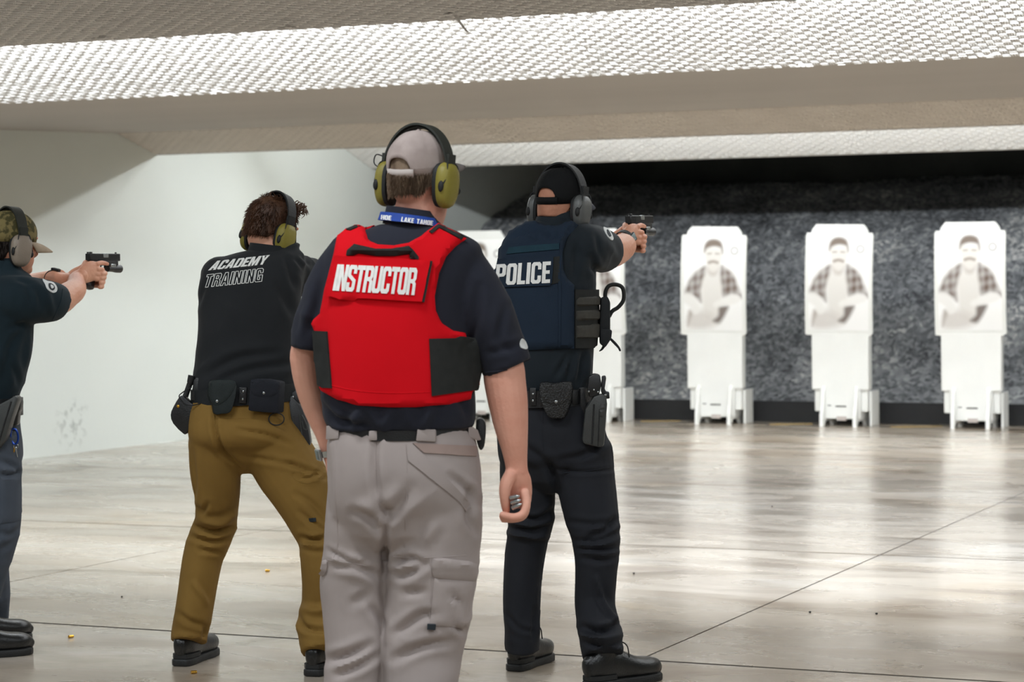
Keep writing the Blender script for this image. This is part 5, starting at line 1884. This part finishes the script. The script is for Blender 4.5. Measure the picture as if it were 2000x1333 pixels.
# =================================================================== trainee in tan trousers
def trainee():
    D = 8.35
    base = px(480, 1308, D)
    base.z = 0
    T = Thing('person', base, 'person in a black training polo and tan trousers, bent forward aiming', 'person')
    tor = T.rows([(540, 486, D + .17, 42, .06), (522, 497, D + .16, 72, .08), (500, 515, D + .14, 96, .105), (492, 545, D + .12, 101, .125), (487, 590, D + .10, 100, .135), (486, 640, D + .07, 99, .138),
                  (483, 690, D + .04, 100, .136), (480, 735, D + .01, 101, .134), (479, 765, D - .01, 99, .130)])
    sr = T.rm([(545, 530, D + .14, .078), (590, 540, D + .26, .076), (635, 548, D + .40, .068), (665, 552, D + .48, .062)])
    sl = T.rm([(430, 540, D + .13, .075), (445, 545, D + .28, .072), (490, 550, D + .42, .064)])
    me = solid([tube(tor, 32, (0, 1, 0), 4, True, 2.3, True), tube(sr, 20, end=False), tube(sl, 20, end=False)], .008, 6)
    T.relief(me, [([(400, 735), (460, 700), (540, 690)], -.008, 8), ([(420, 745), (500, 720), (575, 710)], -.007, 8), ([(560, 510), (575, 560)], -.006, 6), ([(545, 560), (575, 620)], -.006, 9), ([(575, 505), (590, 525)], -.005, 4), ([(590, 500), (603, 520)], -.005, 4), ([(385, 600), (400, 560)], -.004, 5)],
             [(480, 725, 110, 35, .010, 9, 20, .35), (590, 520, 40, 25, .005, 30, 16, .4), (480, 620, 100, 60, .003, 10, 12, .3)], 61)
    shirt = T.part('shirt', me, M['shirt_black'])
    bs = bvh_of(me)
    T.band('collar', 531, 489, 42, .070, D + .17, 20, .006, M['shirt_black'], .12, shirt, taper=-.005)
    T.text('lettering', 'ACADEMY', [(421, 511), (527, 499), (518, 517), (407, 529)], bs, D, .002, M['white_print'], shirt, .06, 6)
    # outlined word
    for cs in text_px('TRAINING', [(405, 537), (515, 524), (511, 550), (397, 562)], .10):
        for c in cs:
            Ct = np.array(densify(c, 3))
            Ct = np.vstack([Ct, Ct[:1]])
            T.ribbon('lettering', Ct, bs, D, .0014, M['white_print'], shirt, 1, .001, .7, 5)
    # trousers
    hip = T.rows([(476, 775, D - .01, 98, .128), (472, 805, D - .02, 102, .140), (472, 845, D - .03, 104, .152), (476, 866, D - .02, 103, .148), (480, 878, D - .01, 98, .125)])
    dl, dr = gd(370, 1302), gd(610, 1322)
    ll = T.rows([(420, 860, D - .02, 52, .115), (421, 910, D, 50, .108), (423, 960, D + .03, 46, .10), (424, 1000, D + .07, 41, .09), (418, 1036, D + .09, 41, .085), (399, 1080, D + .09, 40, .082), (389, 1130, D + .08, 38, .08), (381, 1185, D + .07, 36, .078), (371, 1232, dl + .05, 35, .076), (369, 1254, dl + .04, 35, .085)])
    lr = T.rows([(525, 855, D - .03, 62, .118), (556, 905, D - .03, 66, .115), (590, 960, D - .05, 62, .108), (615, 1010, D - .07, 55, .098), (630, 1055, D - .09, 47, .09), (632, 1110, D - .12, 44, .085), (632, 1170, dr + .10, 42, .082), (628, 1215, dr + .08, 46, .08), (630, 1276, dr + .03, 42, .09)])
    me = solid([tube(hip, 32, (0, 1, 0), 4, True, 2.3, True), tube(ll, 24, (0, 1, 0), 4, True, 2.0, False, False), tube(lr, 24, (0, 1, 0), 4, True, 2.0, False, False)], .007, 4)
    T.relief(me, [([(420, 800), (420, 840), (435, 880), (470, 912)], -.010, 5), ([(465, 840), (520, 850), (565, 868)], -.006, 5), ([(500, 815), (560, 835)], -.005, 5), ([(470, 890), (530, 900), (580, 910)], -.004, 5), ([(560, 905), (600, 920), (635, 935)], -.006, 5), ([(575, 930), (605, 935), (625, 920)], -.006, 5),
                  ([(580, 965), (610, 985), (640, 1020)], -.006, 6), ([(585, 1000), (620, 1030), (640, 1045)], -.006, 5), ([(590, 1050), (615, 1056), (640, 1048)], -.010, 5), ([(592, 1065), (620, 1070), (640, 1066)], .007, 5), ([(585, 1205), (600, 1228), (640, 1235)], -.010, 6), ([(595, 1190), (620, 1195), (645, 1185)], .010, 8),
                  ([(384, 1030), (420, 1040), (456, 1030)], -.013, 5), ([(390, 1015), (430, 1020), (460, 1005)], .010, 6), ([(375, 1050), (410, 1058), (445, 1055)], -.008, 5), ([(390, 1075), (430, 1080)], -.006, 5), ([(380, 1140), (395, 1165), (402, 1180)], .008, 6), ([(375, 880), (380, 950), (376, 985)], -.006, 5),
                  ([(385, 990), (395, 1000), (405, 985)], -.007, 5), ([(400, 1225), (398, 1248)], -.008, 5), ([(350, 1200), (372, 1215), (400, 1222)], -.006, 6)],
             [(420, 1040, 55, 35, .008, 12, 24, -.1), (620, 1060, 50, 40, .007, 12, 24, .1), (380, 1200, 50, 50, .005, 10, 18, .3), (610, 1215, 50, 40, .008, 10, 20, .1), (560, 900, 80, 60, .005, 8, 20, -.3)], 71)
    tr = T.part('trousers', me, M['pants_tan'])
    bt = bvh_of(me)
    seam(T, [(419, 800), (419, 835), (430, 870), (455, 902), (470, 915)], bt, D, M['pants_tan'], tr, .002)
    seam(T, [(452, 806), (455, 818), (480, 818), (525, 823)], bt, D, M['pants_tan'], tr)
    seam(T, [(374, 900), (376, 930), (385, 990)], bt, D, M['pants_tan'], tr)
    seam(T, [(337, 1236), (370, 1246), (402, 1243)], bt, D, M['pants_tan'], tr)
    seam(T, [(592, 1262), (620, 1264), (650, 1262)], bt, D, M['pants_tan'], tr)
    T.decal('pocket_flap', [closed_cr([(574, 925), (600, 920), (628, 922), (632, 935), (600, 946), (576, 938)], 2)], bt, D, .004, M['pants_tan'], 6, tr, dome=4)
    T.decal('pocket_tag', [[(604, 1013), (617, 1012), (618, 1019), (605, 1020)]], bt, D, .003, M['patch_dark'], 4, tr)
    boot(T, 354, 1302, BL(14), .30)
    boot(T, 612, 1322, BL(14), .30)
    # body
    hmx = hm(T, 531, 449, D + .22, BL(41), BL(-12), BL(6))
    neck = tube(T.rm([(534, 465, D + .21, .058), (534, 488, D + .19, .062), (530, 500, D + .17, .058), (522, 520, D + .15, .05)]), 18)
    gx = hm(T, 690, 512, D + .80, BL(33), 0, 0)
    gw = lambda p: gx @ Vector(p)
    arR = [(*v, r) for v, r in ((T.P(620, 545, D + .36, ), .055), (T.P(655, 551, D + .46), .05), (T.P(672, 548, D + .56), .045), (gw((.02, -.15, -.09)), .036), (gw((.012, -.088, -.072)), .029), (gw((.014, -.06, -.06)), .027))]
    arL = [(*v, r) for v, r in ((T.P(470, 548, D + .38), .055), (T.P(520, 555, D + .48), .05), (T.P(600, 548, D + .60), .044), (gw((-.10, -.16, -.10)), .035), (gw((-.058, -.09, -.082)), .029), (gw((-.05, -.06, -.072)), .027))]
    fine = [tube(arR, 18), tube(arL, 18)] + gun_hands(gx)
    body(T, [tube(core(tor, .8), 20, level=True), tube(core(ll[:-1], .6), 16), tube(core(lr[:-1], .6), 16), tube(core(hip[:-2], .7), 20, level=True)], fine, M['skin'], head_parts(hmx) + [neck])
    eyes(T, hmx)
    hair(T, hmx, M['hair_brown'], -.040, seed=12, lift=.007, strands=2600, longer=.010)
    # tousled locks over the forehead
    rg = np.random.default_rng(5)
    V = []
    for i in range(220):
        a, b = rg.uniform(-.06, .06), rg.uniform(.03, .09)
        st = Vector((a, b, .10 + rg.uniform(-.02, .012)))
        e = st + Vector((rg.normal() * .012, rg.uniform(.004, .018), rg.uniform(-.02, .006)))
        mid = (st + e) / 2 + Vector((rg.normal() * .006, .004, rg.uniform(.006, .018)))
        V.append(xf(tube([(*st, .0022), (*mid, .002), (*e, .0006)], 5, (0, 1, 0), 4), hmx))
    hl = T.add('hair_locks', joinvf(V), M['hair_brown'])
    hl['kind'] = 'stuff'
    earmuffs(T.base, hmx, 'olive ear muffs over short brown hair', M['olive'], M['rubber'], top=.138, cup_h=.058, cup_w=.040, tiltb=BL(-8), wire=False)
    pistol(T, gx, 'black pistol held out by the person in tan trousers, mostly behind the red vest')
    # duty belt with pouches
    B = Thing('duty_belt', px(476, 775, D), 'black nylon duty belt full of pouches above tan trousers', 'duty belt')
    blt = B.band('belt', 476, 772, 99, .140, D - .01, 34, .008, M['nylon'], -.06)
    bb = bvh_of(blt.data)
    rad, rb_, dr_ = B.slab('radio_holder', closed_cr([(350, 776), (358, 774), (376, 790), (392, 786), (386, 806), (366, 845), (358, 848), (338, 828), (333, 811), (338, 796)], 2), .045, M['leather'], None, D - .03, .007)
    B.slab('holder_strap', [(378, 742), (386, 737), (406, 756), (408, 778), (394, 790), (372, 782)], .03, M['leather'], None, D - .05, .006, rad)
    B.add('antenna_cord', tube(B.rm([(374, 757, D - .09, .002), (358, 766, D - .10, .002), (350, 776, D - .10, .002), (366, 792, D - .10, .002), (392, 788, D - .11, .002), (404, 776, D - .11, .002)]), 6, (0, 1, 0), 5), M['rubber'], rad)
    B.snap(348, 794, rb_, dr_, .006, M['brass'], rad)
    B.add('flashlight', tube(B.rm([(375, 734, D - .055, .014), (372, 748, D - .055, .013), (370, 752, D - .055, .0105), (362, 775, D - .055, .0105)]), 14, (0, 1, 0), 3, False), M['polymer_black'])
    cu, cb_, dc = B.slab('cuff_case', closed_cr([(413, 745), (434, 742), (456, 743), (463, 755), (458, 785), (450, 806), (434, 809), (419, 810), (416, 793), (408, 774), (409, 756)], 2), .034, M['nylon_green'], bb, D, .008)
    f_, fb_ = B.decal('case_flap', [closed_cr([(413, 747), (456, 745), (456, 762), (446, 778), (430, 790), (415, 790), (411, 772)], 2)], cb_, dc, .004, M['nylon_green'], 5, cu, dome=3)
    B.snap(424, 784, fb_, D, .0055, M['silver'], cu)
    k, kb, _ = B.slab('belt_keeper', [(467, 757), (482, 757), (481, 789), (466, 788)], .008, M['leather'], bb, D, .002)
    B.snap(475, 765, kb, D, .0045, M['silver'], k)
    B.snap(474, 780, kb, D, .0045, M['silver'], k)
    pu, pb, dp = B.slab('glove_pouch', [(489, 741), (518, 741), (546, 746), (543, 808), (512, 806), (484, 803)], .036, M['nylon_navy'], bb, D, .006)
    f_, fb_ = B.decal('pouch_flap', [closed_cr([(491, 742), (545, 746), (544, 764), (530, 775), (505, 774), (492, 768)], 2)], pb, dp, .004, M['nylon_navy'], 5, pu, dome=3)
    B.snap(515, 768, fb_, D, .005, M['silver'], pu)
    ring = [(540 + 15 * math.cos(t), 819 + 12 * math.sin(t), D - .15, .0022) for t in np.linspace(0, 2 * math.pi, 17)]
    B.add('key_ring', tube(B.rm(ring), 6, (0, 1, 0), 2), M['rubber'])
    hol, hb_, dh = B.slab('holster', [(554, 776), (566, 770), (588, 792), (600, 822), (607, 868), (602, 880), (586, 888), (573, 884), (569, 850), (566, 826), (558, 810)], .06, M['polymer_black'], bb, D, .008, None, .01, .3)
    B.ribbon('groove', [(585, 810), (592, 870)], hb_, dh, .003, M['polymer'], hol)
    B.ribbon('groove', [(572, 815), (580, 880)], hb_, dh, .002, M['polymer'], hol)
    B.slab('thumb_hood', [(566, 770), (578, 762), (590, 768), (590, 790), (576, 800), (566, 790)], .03, M['leather'], None, dh + .04, .005, hol)
    B.add('holster_strap', tube(B.rm([(590, 812, dh, .003), (597, 826, dh, .003), (600, 838, dh, .003), (594, 838, dh, .003), (590, 824, dh, .003)]), 6, (0, 1, 0), 4), M['polymer'], hol)
    B.snap(572, 776, hb_, dh, .005, M['silver'], hol)
    return T


M['nylon_green'] = mat('nylon_green', srgb(32, 40, 40), 0.6, srgb(24, 31, 31), 40, .4, .3, 500, spec=.3)
M['nylon_navy'] = mat('nylon_navy', srgb(30, 33, 42), 0.7, srgb(23, 26, 33), 40, .4, .3, 500, spec=.3)
trainee()


# =================================================================== shooter at the left edge
def left_shooter():
    D = 8.75
    base = px(-20, 1270, D)
    base.z = 0
    T = Thing('person', base, 'person in a dark polo and camouflage cap aiming a pistol, cut by the left edge', 'person')
    tor = T.rows([(2, 525, D + .02, 38, .06), (-4, 540, D + .02, 66, .085), (-12, 562, D + .01, 80, .11), (-22, 600, D, 86, .135), (-28, 645, D, 92, .142), (-33, 690, D, 94, .142), (-43, 735, D, 92, .138), (-52, 770, D, 90, .135), (-54, 785, D, 89, .132)])
    sr = T.rm([(5, 582, D - .05, .086), (40, 586, D - .06, .090), (80, 588, D, .086), (105, 590, D + .06, .076), (113, 592, D + .08, .070)])
    sl = T.rm([(-60, 575, D + .06, .08), (-30, 570, D + .20, .075), (20, 565, D + .30, .066), (50, 560, D + .34, .058)])
    me = solid([tube(tor, 32, (0, 1, 0), 4, True, 2.3, True), tube(sr, 22, end=False), tube(sl, 18, end=False)], .008, 6)
    T.relief(me, [([(60, 560), (75, 575), (80, 600)], -.005, 6), ([(45, 640), (20, 680), (5, 740)], -.006, 7), ([(62, 650), (52, 720)], .006, 6), ([(30, 545), (60, 555)], -.004, 5), ([(50, 560), (65, 590)], -.005, 6), ([(20, 700), (35, 750)], -.006, 6), ([(90, 560), (105, 620)], .003, 6), ([(50, 632), (20, 640)], -.006, 6)],
             [(20, 720, 60, 50, .007, 14, 12, .5), (70, 580, 50, 40, .004, 16, 16, .7)], 81)
    shirt = T.part('shirt', me, M['shirt_teal'])
    bs = bvh_of(me)
    T.band('collar', 2, 520, 34, .064, D + .03, 22, .006, M['shirt_teal'], .14, shirt, taper=-.005)
    pa, pb = T.decal('sleeve_patch', [closed_cr([(83, 546), (92, 550), (104, 553), (111, 563), (109, 571), (101, 572), (92, 565), (88, 556)], 3)], bs, D, .003, M['white_thread'], 4, shirt)
    T.decal('sleeve_emblem', [closed_cr([(95, 554), (103, 556), (107, 563), (103, 568), (96, 563)], 2)], pb, D, .002, M['patch_dark'], 3, shirt)
    T.decal('sleeve_emblem', [closed_cr([(98, 557), (103, 559), (104, 563), (100, 564)], 2)], pb, D, .0035, M['white_thread'], 3, shirt)
    seam(T, [(122, 565), (118, 590), (102, 626)], bs, D, M['shirt_teal'], shirt, .003)
    # trousers
    hip = T.rows([(-54, 790, D, 88, .13), (-54, 830, D, 92, .142), (-54, 880, D, 96, .148), (-54, 915, D, 92, .13)])
    gr, gl = gd(0, 1277), gd(0, 1243)
    lr = T.rows([(-8, 860, D - .03, 46, .11), (-5, 920, D - .04, 46, .105), (-2, 985, D - .05, 44, .095), (-4, 1035, D - .05, 42, .09), (-20, 1095, D - .05, 39, .085), (-34, 1150, D - .04, 37, .082), (-46, 1205, gr, 35, .08), (-50, 1235, gr, 34, .08)])
    ll = T.rows([(-95, 870, D + .05, 50, .11), (-75, 960, D + .14, 46, .10), (-45, 1040, D + .25, 41, .09), (-22, 1100, D + .32, 36, .082), (-14, 1150, D + .36, 33, .078), (-14, 1195, gl, 31, .076), (-14, 1212, gl, 30, .075)])
    me = solid([tube(hip, 28, (0, 1, 0), 4, True, 2.3, True), tube(ll, 22, (0, 1, 0), 4, True, 2.0, False, False), tube(lr, 22, (0, 1, 0), 4, True, 2.0, False, False)], .008, 4)
    T.relief(me, [([(0, 900), (25, 910), (38, 925)], -.006, 5), ([(0, 925), (20, 930), (40, 922)], -.008, 4), ([(0, 1040), (20, 1045), (40, 1030)], -.006, 6), ([(0, 1075), (15, 1065), (30, 1050)], -.005, 6), ([(0, 1170), (10, 1150)], -.006, 5)],
             [(10, 900, 50, 40, .006, 12, 18, .3), (0, 1070, 50, 50, .006, 12, 18, -.3), (0, 1180, 40, 40, .008, 14, 20, .2)], 91)
    tr = T.part('trousers', me, M['pants_slate'])
    bt = bvh_of(me)
    T.decal('cargo_pocket', [[(0, 932), (38, 926), (43, 1014), (28, 1020), (0, 1024)]], bt, D, .008, M['pants_slate'], 8, tr, dome=5)
    seam(T, [(27, 935), (30, 1018)], bt, D, M['pants_slate'], tr, .002)
    boot(T, -94, 1290, BL(62), .30, shaft=.10)
    boot(T, -88, 1262, BL(60), .30, shaft=.10)
    # body
    hmx = hm(T, 22, 475, D + .06, BL(47), BL(-5), BL(0))
    neck = tube(T.rm([(20, 490, D + .06, .060), (14, 512, D + .05, .064), (8, 526, D + .04, .06), (2, 540, D + .03, .05)]), 18)
    gx = hm(T, 173, 510, D + .42, BL(31), BL(0), BL(-1))
    gw = lambda p: gx @ Vector(p)
    arR = [(*v, r) for v, r in ((T.P(85, 590, D + .02), .062), (T.P(114, 588, D + .10), .056), (T.P(132, 577, D + .17), .050), (T.P(147, 565, D + .25), .044), (gw((.012, -.088, -.072)), .031), (gw((.014, -.06, -.06)), .028))]
    arL = [(*v, r) for v, r in ((T.P(40, 562, D + .33), .055), (T.P(75, 555, D + .40), .046), (T.P(115, 545, D + .44), .040), (gw((-.075, -.13, -.070)), .033), (gw((-.055, -.09, -.074)), .029), (gw((-.05, -.06, -.072)), .027))]
    fine = [tube(arR, 18), tube(arL, 18)] + gun_hands(gx)
    body(T, [tube(core(tor, .8), 20, level=True), tube(core(ll[:-1], .6), 16), tube(core(lr[:-1], .6), 16), tube(core(hip[:-2], .7), 20, level=True)], fine, M['skin'], head_parts(hmx) + [neck])
    eyes(T, hmx)
    hair(T, hmx, M['hair_dark'], -.072, seed=15, lift=.003, strands=1500, zmax=.0)
    cap(T, hmx, M['camo'], M['camo'], M['brim_tan'], BL(-3), seed=19, crease=.0015, brim_len=.080)
    c1, c2 = gw((-.075, -.13, -.070)), T.P(115, 545, D + .44)
    wristwatch(T, c1 * .8 + c2 * .2, c1 - c2, .0335, M['watch_face'], M['rubber'], (.2, -.3, .9))
    earmuffs(T.base, hmx, 'taupe ear muffs over the camouflage cap', M['taupe'], M['band_olive'], top=.134, cup_h=.060, cup_w=.041, wire=False)
    pistol(T, gx, 'black pistol with weapon light in front of the pale wall, leftmost in the picture')
    B = Thing('duty_belt', px(-50, 790, D), 'black leather duty belt with holster at the left edge of the picture', 'duty belt')
    blt = B.band('belt', -52, 795, 92, .146, D, 34, .008, M['leather'], 0)
    bb = bvh_of(blt.data)
    hol, hb_, dh = B.slab('holster', [(-6, 792), (18, 780), (30, 772), (36, 780), (24, 815), (10, 860), (-4, 880), (-16, 870)], .06, M['polymer'], None, D - .10, .008)
    B.ribbon('groove', [(22, 785), (8, 830), (-2, 865)], hb_, dh, .003, M['polymer_black'], hol)
    B.slab('magazine_pouch', [(24, 772), (36, 776), (41, 784), (40, 800), (36, 806), (34, 830), (26, 834), (18, 830)], .04, M['leather'], None, D - .04, .006)
    B.add('clip_strap', tube(B.rm([(18, 832, D - .09, .004), (23, 838, D - .09, .004), (28, 842, D - .09, .003)]), 6), M['rubber'])
    K = Thing('carabiner', px(30, 850, D - .09), 'blue metal carabiner with keys hanging from the belt at the left edge', 'carabiner')
    ring = [(28 + 7.5 * math.cos(t) * (1.0 if math.sin(t) < 0 else 1.0) + 1.2 * math.sin(t), 853 + 15 * math.sin(t), D - .09, .0042) for t in np.linspace(0, 2 * math.pi, 21)]
    K.add('clip', tube(K.rm(ring), 8, (0, 1, 0), 2), M['blue_metal'])
    ring = [(31 + 4.5 * math.cos(t), 872 + 4.5 * math.sin(t), D - .09, .0014) for t in np.linspace(0, 2 * math.pi, 13)]
    K.add('split_ring', tube(K.rm(ring), 6, (0, 1, 0), 2), M['silver'])
    for (x, y, x2, y2, mm) in ((30, 874, 34, 893, 'silver'), (28, 874, 27, 884, 'brass')):
        K.add('key', tube(K.rm([(x, y, D - .09, .0045, .0012), (x * .7 + x2 * .3, y * .7 + y2 * .3, D - .09, .004, .0012), (x2, y2, D - .09, .0022, .0012)]), 8, (0, 1, 0), 2), M[mm])
    return T


left_shooter()
